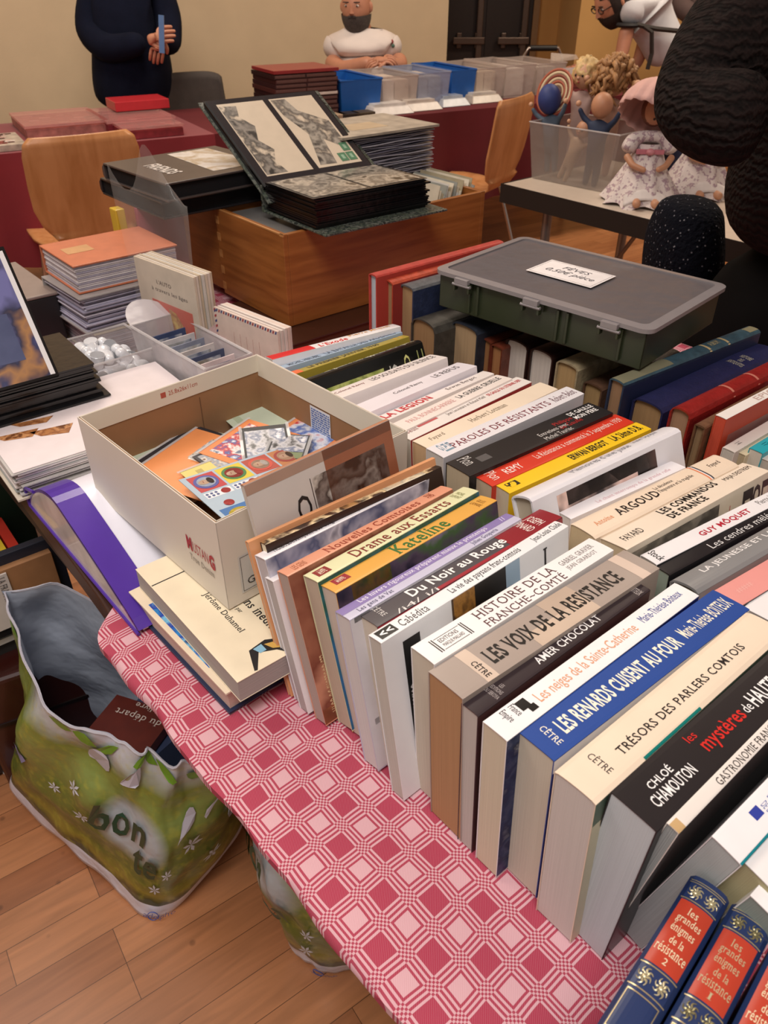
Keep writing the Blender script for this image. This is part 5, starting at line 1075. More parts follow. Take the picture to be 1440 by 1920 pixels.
def dec(a0, flip=1, dy=0):
    """a0 = where the print's left edge starts round the bag, flip = direction letters run"""
    def f(t, D, S, c0):
        def tx(b, s, x0, x1, y0, y1, m, sl=.04, **k): b.text(s, lambda p, q: D(a0+flip*(x0+(x1-x0)*p), y0+(y1-y0)*q+sl*p, .0095), m, **k)
        b = MB(); tx(b, 'bon', .04, .155, .46+dy, .63+dy, GRN, .03, bold=.02); tx(b, 'te', .135, .19, .30+dy, .46+dy, GRN, .03, bold=.02); b.build('green_lettering', t)
        b = MB(); tx(b, 'adelphe', .18, .26, .02, .075, BLU, 0, bold=-.006)
        pts = [D(a0+flip*(.205+.014*math.cos(x)), .048+.034*math.sin(x), .0075) for x in [i*math.pi/8 for i in range(16)]]; b.tube(pts, .0008, BLU, 4, closed=True); b.build('blue_lettering', t)
        b = MB()
        for k, (x, y, r) in enumerate(((.005, .62, .7), (-.02, .5, .6), (.03, .45, .8), (.22, .38, .9), (.2, .24, .9), (.28, .5, 1.1), (.31, .3, .7))): star(b, D, a0+flip*x, y, .018*r, .05*r, WFL, 6, .3, k)
        b.build('white_flowers', t)
        b = MB(); rn = random.Random(4)
        for k in range(22):
            a = a0+flip*(-.42+k*.045); y = .93+rn.uniform(-.03, .04); r = rn.uniform(.02, .03)
            tl_ = rn.uniform(-1, 1); ps = [D(a+r*x_, min(.995, y+.05*(y_+tl_*x_)), .005) for x_, y_ in ((-1, 0), (-.6, .4), (-.1, .6), (.4, .45), (1, 0), (.4, -.45), (-.1, -.6), (-.6, -.4))]
            if k % 4 != 3: b.add(ps, [tuple(range(8))], LGR)
        b.build('green_leaves', t)
        for k, (x, y) in enumerate(((.02, .84), (.10, .86), (.27, .62), (.33, .7), (.36, .55))):
            b = MB().add([D(a0+flip*(x+.024*math.cos(w)*(1-.4*math.sin(w))), y+.07*math.sin(w+.5*k)*(1+.3*math.cos(2*w)), .0048) for w in [2*math.pi*i_/14 for i_ in range(14)]], [tuple(range(14))], mat('c4c0cc', .35, .06)); b.build('white_petal', t)
        b = MB(); b.add([D(a0+flip*(-.09+.024*p), .52+.07*q, .0048) for p, q in ((-1, -.6), (-.2, 1), (1, .4), (.6, -1))], [(0, 1, 2, 3)], mat('9c98c4', .35, .05)); star(b, lambda a, v, l=.006: D(a, v, .006), a0+flip*-.09, .52, .012, .035, mat('3c2c84', .35, .1), 4, .5, .4); b.build('violet_patch', t)
        # rolled white rim
        b = MB(); pts = [D(i/90, .995, .002) for i in range(90)]; b.tube(pts, .0022, mat('c9c6cf', .35, .05), 5, closed=True); b.build('rim_fold', t, smooth=60)
    return f
rim1 = [at(6, 1118, .52), at(48, 1220, .47), at(92, 1330, .44), at(190, 1378, .42), at(250, 1405, .42), at(300, 1425, .41), at(345, 1420, .41), at(388, 1405, .42), at(372, 1325, .45), at(262, 1200, .49), at(112, 1098, .52)]
base1 = [at(120, 1400, .03), at(60, 1425, .05), at(22, 1478, .05), at(110, 1572, .03), at(200, 1650, .015), at(268, 1716, .004), at(338, 1698, .004), at(452, 1545, .05), at(400, 1470, .02), at(280, 1420, .02), at(190, 1400, .02)]
bag('large green and yellow flower-printed shopping bag standing open in front of the table', rim1, base1, 3.3, dec(.27, 1), bag_mat(.40, .52))
bkp = at(235, 1368, .3)
bb = MB(); bb.box(-.06, .06, -.07, .06, -.02, 0, mat('5c1f12', .35, .15)); bb.text('du départ', lambda p, q: (.05-.09*p, .04-.018*q, .0006), mat('c8b8ac', .5, 0), serif=True); bb.text('Le livre', lambda p, q: (.045-.06*p, .058-.012*q, .0006), mat('c8b8ac', .5, 0), serif=True)
tag(bb.build('hardcover_book', None, frame(bkp, 20, 0, 0)), 'reddish-brown book lying inside the open shopping bag', 'book')
bb = MB(); bb.box(-.06, .06, -.06, .06, -.25, -.025, mat('3a4460', .4, .1)); tag(bb.build('hardcover_book', None, frame(bkp+Vector((.02, .02, 0)), 35)), 'bluish thick book under the reddish-brown one inside the open shopping bag', 'book')
r2 = [at(440, 1450, .44), at(520, 1560, .43), at(640, 1660, .43), at(760, 1640, .43), at(740, 1520, .44), at(620, 1420, .44), at(500, 1380, .44)]
b2 = [at(552, 1772, .01), at(612, 1822, .004), at(705, 1800, .004), at(800, 1740, .02), at(790, 1620, .02), at(680, 1560, .02), at(580, 1600, .02)]
bag('second green flower-printed shopping bag, half hidden under the table edge', r2, b2, 7.7, dec(-.07, 1, .08), bag_mat(.06, .6))

# ---------------------------------------------------------------- far tables along the wall
RC = mat('7c1020', .8, .12, 5, .2, 50, sheen=.3); RCD = mat('5e0f19', .85, .12, 5, .2, 50)
def ftable(label, clabel, r0, r1, d=.72, z=.74, skirt=.3, m=RC):
    t = thing('trestle_table', label, 'table', MFW)
    MB().box(r0, r1, .01, d, z-.03, z, mat('d8d0c4', .5)).build('table_top', t)
    for r in (r0+.15, r1-.15):
        for n_ in (.1, d-.1): MB().tube([MFW.inverted() @ FW(r, n_, 0), MFW.inverted() @ FW(r, n_, z-.03)], .015, mat('4a4644', .4, metal=.5), 8).build('leg', t)
    b = MB(); NN = 90
    def f(a, c):
        r = r0-.01+(r1-r0+.02)*a
        if c < .4501: q = c/.45; return (r, -.012-.022*math.sin(r*17)*(1-q)-.008*math.sin(r*41)*(1-q), skirt+(z+.004-skirt)*q)
        q = (c-.45)/.55; return (r, -.004+(d+.01)*q, z+.004)
    b.grid(f, NN, 20, m)
    tag(b.build('tablecloth', None, MFW, smooth=50), clabel, 'tablecloth')
ftable('folding table under a red cloth along the wall at the left', 'bright red cloth on the far left table, hanging to the floor side', -1.2, .86, m=RC)
ftable('folding table under a dark red cloth carrying the row of crates', 'dark red cloth on the table in front of the seated man', .88, 3.65, m=RCD)
def fbox(label, u0, u1, n0, n1, h, m, cat='box', name='storage_box', fill=None, z=.745, taper=.92, group=None, top=False):
    r0, r1 = r_of(u0, n0), r_of(u1, n0)
    M = MFW @ Matrix.Translation((r0, n0, z)); x = r1-r0; y = n1-n0
    t = thing(name, label, cat, M, group); b = MB()
    def ring(k, z_): return [(x/2+(px-x/2)*k, y/2+(py-y/2)*k, z_) for px, py in ((0, 0), (x, 0), (x, y), (0, y))]
    b.add(ring(taper, 0)+ring(1, h), [(0, 3, 2, 1), (0, 1, 5, 4), (1, 2, 6, 5), (2, 3, 7, 6), (3, 0, 4, 7)], m); b.build('box_wall', t, solid=.003)
    r = MB(); r.tube(ring(1, h), .006, m, 6, closed=True); r.build('rim', t)
    if fill:
        for k, c in enumerate(fill):
            a0 = .08+.84*k/len(fill); a1 = .08+.84*(k+.9)/len(fill)
            MB().box(x*a0, x*a1, y*.15, y*.85, .005, h*.86, mat(c, .7, .1)).build('paper_sheaf', t)
    return t
BL = mat('1f5fae', .35, .05); CLR = film('ffffff', .6, .3, 'cfc0b8')
fbox('blue plastic crate with a small clear lid on it, beside the maroon albums', 641, 716, .12, .5, .15, BL)
fbox('clear crate of white papers, right of the blue crate', 718, 783, .14, .5, .15, CLR, fill=['d8cec8', 'c8b8ac'])
fbox('clear bluish-rimmed crate of beige papers', 784, 842, .14, .5, .155, film('e8f0ff', .55, .3, 'b8bccc'), fill=['cbb8a4', 'c8bcb0'])
fbox('solid blue crate between two clear ones', 846, 890, .2, .6, .15, BL)
fbox('clear crate of cream papers, right of the solid blue one', 892, 944, .2, .6, .15, CLR, fill=['d4c4ac', 'ccbca8'])
fbox('clear crate with white papers, second from the right end', 946, 1000, .2, .6, .155, CLR, fill=['ddd4cc'])
tt = fbox('clear crate with a small flower picture on its side, rightmost in the row', 1004, 1056, .22, .6, .15, CLR, fill=['c8bcb4', 'c0b4a8'])
b = MB(); b.quad((.14, -.004, .05), (.26, -.004, .05), (.26, -.004, .125), (.14, -.004, .125), mat('ddd4d0', .5)); b.quad((.17, -.006, .07), (.23, -.006, .07), (.22, -.006, .11), (.18, -.006, .11), mat('9c3440', .5)); b.build('flower_picture', tt)
for k, (u0, u1, n0, n1, l) in enumerate(((700, 778, .03, .28, 'white tray of sleeved papers, leftmost in front of the crates'), (762, 832, .06, .32, 'white and grey tray of sleeved papers, second from the left'), (830, 884, .1, .34, 'clear tray with bluish papers'), (886, 946, .12, .36, 'clear tray with whitish papers near the chair'))):
    r0, r1 = r_of(u0, n0), r_of(u1, n0); x = r1-r0; y = n1-n0
    t = thing('paper_tray', l, 'tray', MFW @ Matrix.Translation((r0, n0, .745)))
    b = MB(); b.add([(0, 0, 0), (x, 0, 0), (x, y, 0), (0, y, 0), (.02, .03, .035), (x-.02, .03, .035), (x-.02, y-.03, .04), (.02, y-.03, .04)], [(0, 3, 2, 1), (4, 5, 6, 7), (0, 1, 5, 4), (1, 2, 6, 5), (2, 3, 7, 6), (3, 0, 4, 7)], mat(['c4bcb8', 'b8aca4', 'a8acb4', 'b4a89c'][k], .3, .15, 30)); b.build('tray_shell', t, bevel=.004)
    MB().box(.03, x-.03, .04, y-.04, .036, .046, mat(['ddd8d4', 'cfc4ba', 'b8c0cc', 'd4ccc4'][k], .2, .2, 20)).build('top_sheet', t)
# maroon albums
r0, r1 = r_of(520, .12), r_of(638, .12)
for st_ in range(2):
    for k in range(10):
        x0 = r0+(r1-r0)*(.48*st_+.01*(k % 3)); x1 = x0+(r1-r0)*.48
        c = ['3c1c1c', '4a2420', '35181a', 'b8a8a0' if k == 4 else '45201f', '2e1616'][k % 5]
        o = MB().box(0, x1-x0, 0, .28, 0, .018, mat(c, .35, .1)).box(.004, x1-x0-.004, -.001, .27, .004, .015, mat('5c3c38' if k != 5 else 'cfc0b8', .5, .1)).build('photo_album', None, MFW @ Matrix.Translation((x0, .12, (.745+k*.0192))), bevel=.001)
        tag(o, 'maroon album, %s from the bottom of the %s stack beside the blue crate' % (['first', 'second', 'third', 'fourth', 'fifth', 'sixth', 'seventh', 'eighth', 'ninth', 'tenth'][k], ['left', 'right'][st_]), 'album', 'stacked maroon albums')
o = MB().box(0, (r1-r0)*1.0, 0, .27, 0, .014, mat('8a2a2c', .3, .06)).build('photo_album', None, MFW @ Matrix.Translation((r0, .12, (.745+.194))), bevel=.001); tag(o, 'flat red album lying on top of the maroon stacks', 'album')
for k, (u, w_, c, l) in enumerate(((600, .14, 'a89078', 'flat brown box of small items'), (640, .1, '2c2420', 'small black tray'), (668, .1, '4c4030', 'small olive tray'), (570, .12, 'b8a8a4', 'pale flat packet'))):
    r = r_of(u, .03); tag(MB().box(0, w_, 0, .08, 0, .025, mat(c, .5, .2, 40)).build('small_tray', None, MFW @ Matrix.Translation((r, .02, .745)), bevel=.003), l+' at the front edge of the dark red table', 'tray')
# showcases on the left table
for k, (u0, u1, n0, n1, c, l, h) in enumerate(((52, 205, .25, .66, 'a86c64', 'flat glass-topped showcase behind the left chair', .05), (205, 330, .2, .6, '7c2430', 'flat glass-topped showcase with dark red lining', .05), (235, 345, .02, .2, '8a2c34', 'low glass-topped showcase at the table front right of the chair', .045), (-30, 52, .02, .3, 'b0a294', 'pale flat album lying at the left end of the red table', .035))):
    r0, r1 = r_of(u0, n0), r_of(u1, n0); x = r1-r0; y = n1-n0
    t = thing('showcase' if k < 3 else 'flat_album', l, 'showcase' if k < 3 else 'album', MFW @ Matrix.Translation((r0, n0, .745)))
    MB().box(0, x, 0, y, 0, h*.7, mat(c, .5, .35, 30)).build('lined_tray', t, bevel=.002)
    b = MB(); rn = random.Random(k)
    for q in range(16): xx = rn.uniform(.02, x-.05); yy = rn.uniform(.02, y-.04); b.box(xx, xx+rn.uniform(.02, .05), yy, yy+.02, h*.7, h*.74, mat(rn.choice(['c8a8a0', '4c1c20', 'd8ccc4', '8a3c3c']), .4, .1))
    b.build('pinned_items', t)
    if k < 3: MB().box(-.004, x+.004, -.004, y+.004, h*.8, h, film('ffe8e8', .6, .08, 'd8a8a4')).build('glass_lid', t)
r = r_of(250, .5); t = MB().box(0, .25, 0, .18, 0, .04, mat('b82c34', .35, .05)).build('red_box', None, MFW @ Matrix.Translation((r_of(222, .42), .42, .797)), bevel=.003); tag(t, 'flat bright red box on the showcase before the standing man', 'box')

# ---------------------------------------------------------------- chairs
PLY = wood('c68c5c', 'ae7444', .35, (25, 25, 3)); CHR = mat('b8aca4', .2, .05, metal=.9)
def shell_chair(label, M, seat_col=None):
    t = thing('shell_chair', label, 'chair', M)
    # path from the top of the back down and forward: (y forward, z), half width
    path = [(-.235, .86, .17), (-.24, .84, .195), (-.238, .80, .205), (-.225, .70, .208), (-.21, .62, .205), (-.2, .56, .185), (-.19, .51, .15), (-.17, .475, .12), (-.13, .452, .125), (-.06, .445, .18), (.03, .45, .2), (.12, .453, .2), (.19, .448, .195), (.215, .435, .17)]
    def f(a, c):
        q = c*(len(path)-1); i = min(int(q), len(path)-2); g = q-i
        y = path[i][0]*(1-g)+path[i+1][0]*g; z = path[i][1]*(1-g)+path[i+1][1]*g; w = path[i][2]*(1-g)+path[i+1][2]*g
        x = (a*2-1)
        return (x*w, y+.018*x*x*(1 if c < .45 else 0), z+(.012*x*x if c > .6 else 0))
    MB().grid(f, 16, 52, PLY).build('seat_shell', t, smooth=60, solid=.011)
    for sx in (-1, 1):
        MB().tube([(sx*.16, .12, .44), (sx*.2, .2, 0)], .0095, CHR, 8).build('leg', t, smooth=60)
        MB().tube([(sx*.16, -.1, .44), (sx*.2, -.24, 0)], .0095, CHR, 8).build('leg', t, smooth=60)
        MB().tube([(sx*.16, .12, .436), (sx*.16, -.1, .436)], .009, CHR, 8).build('seat_rail', t, smooth=60)
    return t
cp = aty(118, 440, 2.95)
shell_chair('pale wooden shell chair seen from behind in front of the left red cloth', frame(Vector((cp.x, cp.y+.24, 0)), FYAW-92))
cp = aty(915, 330, 4.05)
shell_chair('pale wooden shell chair turned sideways beside the clear box of dolls', frame(Vector((cp.x-.1, cp.y, 0)), -58))
bc = aty(355, 175, 4.6); t = thing('folding_chair', 'dark grey padded chair beside the standing man', 'chair', frame(Vector((bc.x, bc.y, 0)), FYAW-90+180))
MB().grid(lambda a, c: ((a*2-1)*.2*(1-.18*abs(a*2-1)**4*c), .02+.03*(a*2-1)**2, .55+.34*c-.03*(a*2-1)**4*c), 14, 10, mat('4a423e', .8, .1, 40, .3)).build('backrest', t, smooth=60, solid=.03)
MB().box(-.2, .2, -.4, 0, .42, .46, mat('4a423e', .8, .1)).build('seat', t, bevel=.015)
for sx in (-1, 1): MB().tube([(sx*.19, .05, .6), (sx*.19, -.35, 0)], .011, mat('2c2a2a', .4), 8).build('leg', t); MB().tube([(sx*.19, -.3, .44), (sx*.19, .1, 0)], .011, mat('2c2a2a', .4), 8).build('leg', t)

# things on the floor side behind the album stack
yp = at(214, 440, .9)
t = MB().box(0, .03, 0, .02, .0, .2, mat('d8b43a', .35, .05)).build('yellow_folder', None, frame(Vector((yp.x, yp.y, .754)), 50), bevel=.002)
t.location.z = .754; tag(t, 'narrow yellow folder standing behind the orange album', 'folder')
tag(MB().box(0, .012, 0, .1, 0, .2, mat('a8545c', .35, .2, 12)).build('pink_folder', None, frame(Vector((yp.x+.05, yp.y, .754)), 50), bevel=.001), 'dull pink plastic folder beside the yellow one', 'folder')
wb = at(185, 470, .87); t = thing('small_tray', 'white cardboard tray behind the orange album', 'tray', frame(Vector((wb.x, wb.y, .754)), 50))
b = MB(); boxlet(b, 0, .1, 0, .12, 0, .12, mat('cfc4bc', .6, .05), .003); b.build('tray_body', t)

# ---------------------------------------------------------------- doll table and dolls
dp = at(942, 345, .72); DTM = frame(Vector((dp.x, dp.y, 0)), 50); t = thing('folding_table', 'white-topped folding table with black edge carrying the dolls', 'table', DTM)
MB().box(0, 1.3, 0, .62, .69, .72, mat('cfc0b0', .4, .04)).build('table_top', t); MB().box(-.004, 1.304, -.004, .0, .66, .722, mat('1a1614', .5)).box(-.004, 0, 0, .624, .66, .722, mat('1a1614', .5)).box(0, 1.3, .62, .624, .66, .722, mat('1a1614', .5)).box(1.3, 1.304, 0, .62, .66, .722, mat('1a1614', .5)).build('edge_band', t)
GL = mat('8a8480', .3, .05, metal=.7)
for x, y in ((.16, .07), (.16, .55), (1.15, .07), (1.15, .55)): MB().tube([(x, y, .69), (x, y, 0)], .017, GL, 10).build('leg', t, smooth=60)
for x in (.16, 1.15): MB().tube([(x, .07, .2), (x, .55, .2)], .01, GL, 8).build('crossbar', t); MB().tube([(x, .3, .2), (x+.28*(1 if x < .6 else -1), .3, .68)], .008, GL, 8).build('brace', t)
SK = mat('d0a080', .5, .04); SK2 = mat('c08c6c', .5, .05)
def skin(name, pts, edges, m, parent=None, sub=2, M=None):
    me = bpy.data.meshes.new(name); me.from_pydata([p[0] for p in pts], edges, []); o = bpy.data.objects.new(name, me); COL.objects.link(o)
    me.materials.append(m)
    if parent: o.parent = parent
    if M is not None: o.matrix_local = M
    md = o.modifiers.new('skin', 'SKIN'); md.use_smooth_shade = True
    if not me.skin_vertices: me.skin_vertices.new(name='')
    for i, p in enumerate(pts):
        r = p[1]; me.skin_vertices[0].data[i].radius = (r, r) if not isinstance(r, tuple) else r
        me.skin_vertices[0].data[i].use_root = (i == 0)
    sd = o.modifiers.new('sub', 'SUBSURF'); sd.levels = sub; sd.render_levels = sub
    return o
def chain(n0, k): return [(n0+i, n0+i+1) for i in range(k-1)]
dbox = at(982, 338, .722)
DBM = DTM @ Matrix.Translation((.02, .12, .722))
DBM = frame(Vector((at(1145, 366, .722).x, at(1145, 366, .722).y, .722)), 46)
fl = film('ffffff', .66, .35, 'a89c94')
tdb = clearbox('storage_box', 'large clear plastic box holding dolls on the white-topped table', DBM @ Matrix.Translation((-.36, 0, 0)), .36, .27, .182, fl, .88)
def face(b, c, s, d, hair=None):
    """simple face turned along d"""
    d = Vector(d).normalized(); sd = d.cross(Vector((0, 0, 1))).normalized(); up = sd.cross(d)
    for k in (-1, 1): b.ball(tuple(Vector(c)+d*s*.9+sd*k*s*.36+up*s*.05), s*.13, mat('2a1c18', .3, 0), 6)
    b.ball(tuple(Vector(c)+d*s*1.0-up*s*.15), s*.14, SK, 6)
    b.ball(tuple(Vector(c)+d*s*.92-up*s*.48), s*.13, mat('b0504c', .4, 0), 6, rz=s*.05)
def doll(label, M, H=.36, body=None, cloth=None, hair=None, hat=None, arms=True, facing=(0, -1, 0), bald=False, dress=False):
    t = thing('doll', label, 'doll', M); s = H/.36
    m = mat(cloth, .7, .12, 30) if cloth else SK
    pts = [((0, 0, .12*s), .032*s), ((0, 0, .17*s), .034*s), ((0, 0, .22*s), .032*s), ((0, 0, .255*s), .014*s),
           ((.04*s, 0, .225*s), .014*s), ((.075*s, -.01*s, .255*s), .011*s), ((.095*s, -.015*s, .29*s), .009*s),
           ((-.04*s, 0, .225*s), .014*s), ((-.075*s, -.01*s, .255*s), .011*s), ((-.09*s, -.02*s, .285*s), .009*s),
           ((.02*s, 0, .07*s), .018*s), ((.022*s, -.01*s, .0), .012*s), ((-.02*s, 0, .07*s), .018*s), ((-.022*s, -.01*s, .0), .012*s)]
    skin('body', pts, [(0, 1), (1, 2), (2, 3), (2, 4), (4, 5), (5, 6), (2, 7), (7, 8), (8, 9), (0, 10), (10, 11), (0, 12), (12, 13)], m, t)
    b = MB(); hc = (0, 0, .30*s); b.ball(hc, .042*s, SK2 if bald else SK, 12, rz=.048*s); face(b, hc, .042*s, facing); b.build('head', t, smooth=180)
    for sx in (1, -1): MB().ball((sx*.097*s, -.018*s, .3*s), .011*s, SK, 8).build('hand', t, smooth=180)
    if hair:
        hm = mat(hair, .6, .35, 60, .6, 120); b = MB()
        def hf(a, c):
            th = a*2*math.pi; ph = c*math.pi*.72; r_ = (.05+.012*noise.noise(Vector((math.cos(th)*3, math.sin(th)*3, ph*3))))*s*(1.3 if hat == 'curly' else 1.05)
            k = 1+.06*math.sin(th*13+ph*9)
            return (r_*k*math.sin(ph)*math.cos(th)-facing[0]*.012*s, r_*k*math.sin(ph)*math.sin(th)-facing[1]*.012*s, .305*s+r_*math.cos(ph)*1.05)
        b.grid(hf, 48, 16, hm); b.build('hair', t, smooth=180)
    return t
def inbox(x, y, z=0): return DBM @ Matrix.Translation((-.36+x, y, z))
t = doll('doll with a blue cap and striped hat at the left of the clear box', inbox(.06, .08, .015) @ Matrix.Rotation(R(-10), 4, 'Y'), .27, cloth='4a5a6c', hair=None)
b = MB(); b.ball((0, -.005, .235), .04, mat('2c3c78', .6, .1), 12, rz=.048); b.build('blue_cap', t, smooth=180)
b = MB(); T_ = Matrix.Translation((.0, .035, .25)) @ Matrix.Rotation(R(72), 4, 'X')
for i, c in enumerate(['c8ac88', 'a8543c', 'd4bc98', '8c4434', 'd8c4a0', 'b06048']): b.lathe([(.022+.009*i, .002*i), (.031+.009*i, .002*i+.002)], mat(c, .6, .1), 28, T_, cap=False)
b.build('striped_hat', t, smooth=60, solid=.002)
doll('naked cloth-bodied doll slumped over the left rim of the clear box', inbox(.12, .06, .0) @ Matrix.Rotation(R(20), 4, 'Y'), .22, cloth='cfae90', bald=True)
t = doll('blonde doll at the back of the clear box', inbox(.075, .19, .04), .33, cloth='c4a8a0', hair='d8b880')
t = doll('doll with a big mass of light brown curls in the clear box', inbox(.2, .18, .01), .36, cloth='a8806c', hair='a87c50', facing=(.6, .6, 0))
b = MB(); rn = random.Random(6)
for k in range(90):
    th = rn.uniform(0, 6.28); ph = rn.uniform(.0, 2.1); r_ = .062+rn.uniform(0, .014)
    c_ = Vector((r_*math.sin(ph)*math.cos(th), r_*math.sin(ph)*math.sin(th), .335+r_*math.cos(ph)))
    b.tube([c_, c_+Vector((rn.uniform(-.02, .02), rn.uniform(-.02, .02), -.012)), c_+Vector((rn.uniform(-.03, .03), rn.uniform(-.03, .03), -.04))], [.009, .008, .003], mat('a87c50', .6, .25, 60), 5)
b.build('curls', t, Matrix.Translation((0, 0, -.03)), smooth=180)
doll('bald doll in navy overalls with raised arms in the clear box', inbox(.24, .06, .0), .3, cloth='22304c', bald=True, facing=(0, 1, 0))
FLR = picture(('d8ccc8', 'd8ccc8', 'dcd2cc', '9a7c8c', 'd4c4c0'), 55, 4, rough=.8)
def dress_doll(label, M, bonnet):
    t = thing('doll', label, 'doll', M)
    def df(a, c):
        th = a*2*math.pi; r_ = .045+.10*(1-c)**1.3; k = 1+.10*(1-c)*math.sin(th*9+1)+.05*noise.noise(Vector((math.cos(th)*2, math.sin(th)*2, c*3)))
        return (r_*k*math.cos(th)*1.0, r_*k*math.sin(th)*.95-.03*(1-c), .0+.20*c+.008*(1-c)*math.sin(th*7))
    MB().grid(df, 60, 14, FLR).build('floral_dress', t, smooth=180)
    skin('sleeves', [((0, 0, .19), .04), ((0, 0, .25), .035), ((.055, -.01, .225), .03), ((.085, -.04, .17), .032), ((-.055, -.01, .225), .03), ((-.085, -.04, .17), .032)], [(0, 1), (1, 2), (2, 3), (1, 4), (4, 5)], FLR, t)
    skin('arm', [((.085, -.045, .165), .014), ((.06, -.085, .135), .012), ((.025, -.11, .125), .010)], [(0, 1), (1, 2)], SK2, t)
    skin('arm', [((-.085, -.045, .165), .014), ((-.06, -.085, .135), .012), ((-.01, -.1, .12), .010)], [(0, 1), (1, 2)], SK2, t)
    MB().box(-.05, .05, -.06, -.045, .17, .185, mat('c87884', .5, .1)).ball((.0, -.06, .178), .016, mat('d08890', .5, .1), 8, rz=.012).build('pink_sash', t, smooth=60)
    for sx in (-1, 1):
        skin('foot', [((sx*.03, -.13, .02), .016), ((sx*.034, -.165, .018), .017), ((sx*.036, -.185, .022), .013)], [(0, 1), (1, 2)], SK2, t)
    MB().grid(lambda a, c: ((a*2-1)*.08, -.12-.035*c, .03+.03*math.cos((a*2-1)*1.4)-.03*c), 12, 4, mat('d8d0cc', .8)).build('petticoat', t, smooth=180, solid=.003)
    b = MB(); b.ball((0, 0, .31), .05, mat('6a3a28', .6, .2), 12, rz=.056); b.ball((0, -.012, .31), .044, SK2, 12, rz=.05); face(b, (0, -.012, .31), .044, (.2, -.6, -.5)); b.build('head', t, smooth=180)
    if bonnet:
        BN = mat('d8aca4', .7, .05)
        dd_ = Vector((-.42, -.5, -.76)).normalized(); u1 = dd_.cross(Vector((0, 0, 1))).normalized(); u2 = dd_.cross(u1); ap = Vector((.03, .02, .40))
        def bf(a, c):
            th = a*2*math.pi; r_ = .112*math.sin(min(1, c*1.15)*math.pi/2)**.8; k = 1+.05*math.sin(th*16)*c
            return tuple(ap + dd_*(.15*c**1.3) + (u1*math.cos(th)+u2*math.sin(th))*r_*k)
        b = MB(); b.grid(bf, 70, 10, BN); b.build('pink_bonnet', t, smooth=180, solid=.002)
    return t
d1 = at(1205, 385, .722); dress_doll('doll in a white floral dress and pleated pink bonnet sitting beside the clear box', frame(Vector((d1.x+.01, d1.y+.08, .724)), 8) @ Matrix.Scale(.84, 4), True)
d2 = at(1330, 372, .722); dress_doll('second doll in a white floral dress, mostly hidden behind the dark sleeve', frame(Vector((d2.x-.02, d2.y+.1, .724)), 0) @ Matrix.Scale(.86, 4), False)

# trolley handle behind the table
tp = aty(1018, 100, 6.0); t = thing('hand_truck', 'chrome trolley with black grip handle standing behind the crates', 'trolley', Matrix.Translation((tp.x, 6.0, 0)))
MB().tube([(-.13, 0, .1), (-.13, 0, tp.z-.02), (-.10, 0, tp.z+.03), (.10, 0, tp.z+.03), (.13, 0, tp.z-.02), (.13, 0, .1)], .012, CHR, 8).build('frame', t, smooth=60)
MB().tube([(-.09, 0, tp.z+.03), (.09, 0, tp.z+.03)], .018, mat('1c1a1a', .5), 8).build('grip', t, smooth=60); MB().box(-.16, .16, -.2, 0, .02, .04, CHR).build('toe_plate', t)
for sx in (-1, 1): MB().lathe([(.0001, -.02), (.08, -.02), (.08, .02), (.0001, .02)], mat('1c1a1a', .6), 20, Matrix.Translation((sx*.15, .05, .08)) @ Matrix.Rotation(R(90), 4, 'Y')).build('wheel', t, smooth=40)
# ---------------------------------------------------------------- people
def hand(name, parent, wrist, d, n, s=1.0, m=None, curl=.6, thumb=1):
    """palm and five fingers: d = direction of the fingers, n = back of the hand"""
    m = m or SKP; d = Vector(d).normalized(); n = Vector(n); n = (n-d*n.dot(d)).normalized(); x = d.cross(n)*thumb; w = Vector(wrist)
    pts = [(w, .026*s), (w+d*.035*s, (.034*s, .018*s)), (w+d*.075*s, (.036*s, .016*s))]; ed = [(0, 1), (1, 2)]
    for k, (o, l) in enumerate(((-.03, .058), (-.010, .072), (.010, .076), (.030, .066))):
        b_ = w+d*.07*s+x*(-o)*s; i = len(pts)
        q1 = b_+d*l*.45*s-n*.010*s*curl; q2 = q1+(d*(1-curl*.6)-n*curl).normalized()*l*.35*s; q3 = q2+(d*(1-curl)-n*curl*1.3).normalized()*l*.3*s
        pts += [(b_, .0095*s), (q1, .009*s), (q2, .0085*s), (q3, .007*s)]; ed += [(2, i), (i, i+1), (i+1, i+2), (i+2, i+3)]
    i = len(pts); tb_ = w+d*.025*s+x*.026*s
    pts += [(tb_, .013*s), (tb_+(d+x*.9).normalized()*.03*s, .011*s), (tb_+(d+x*.45-n*.4).normalized()*.058*s, .0085*s)]; ed += [(1, i), (i, i+1), (i+1, i+2)]
    return skin(name, pts, ed, m, parent)
SKP = mat('c4886c', .5, .06, 30)
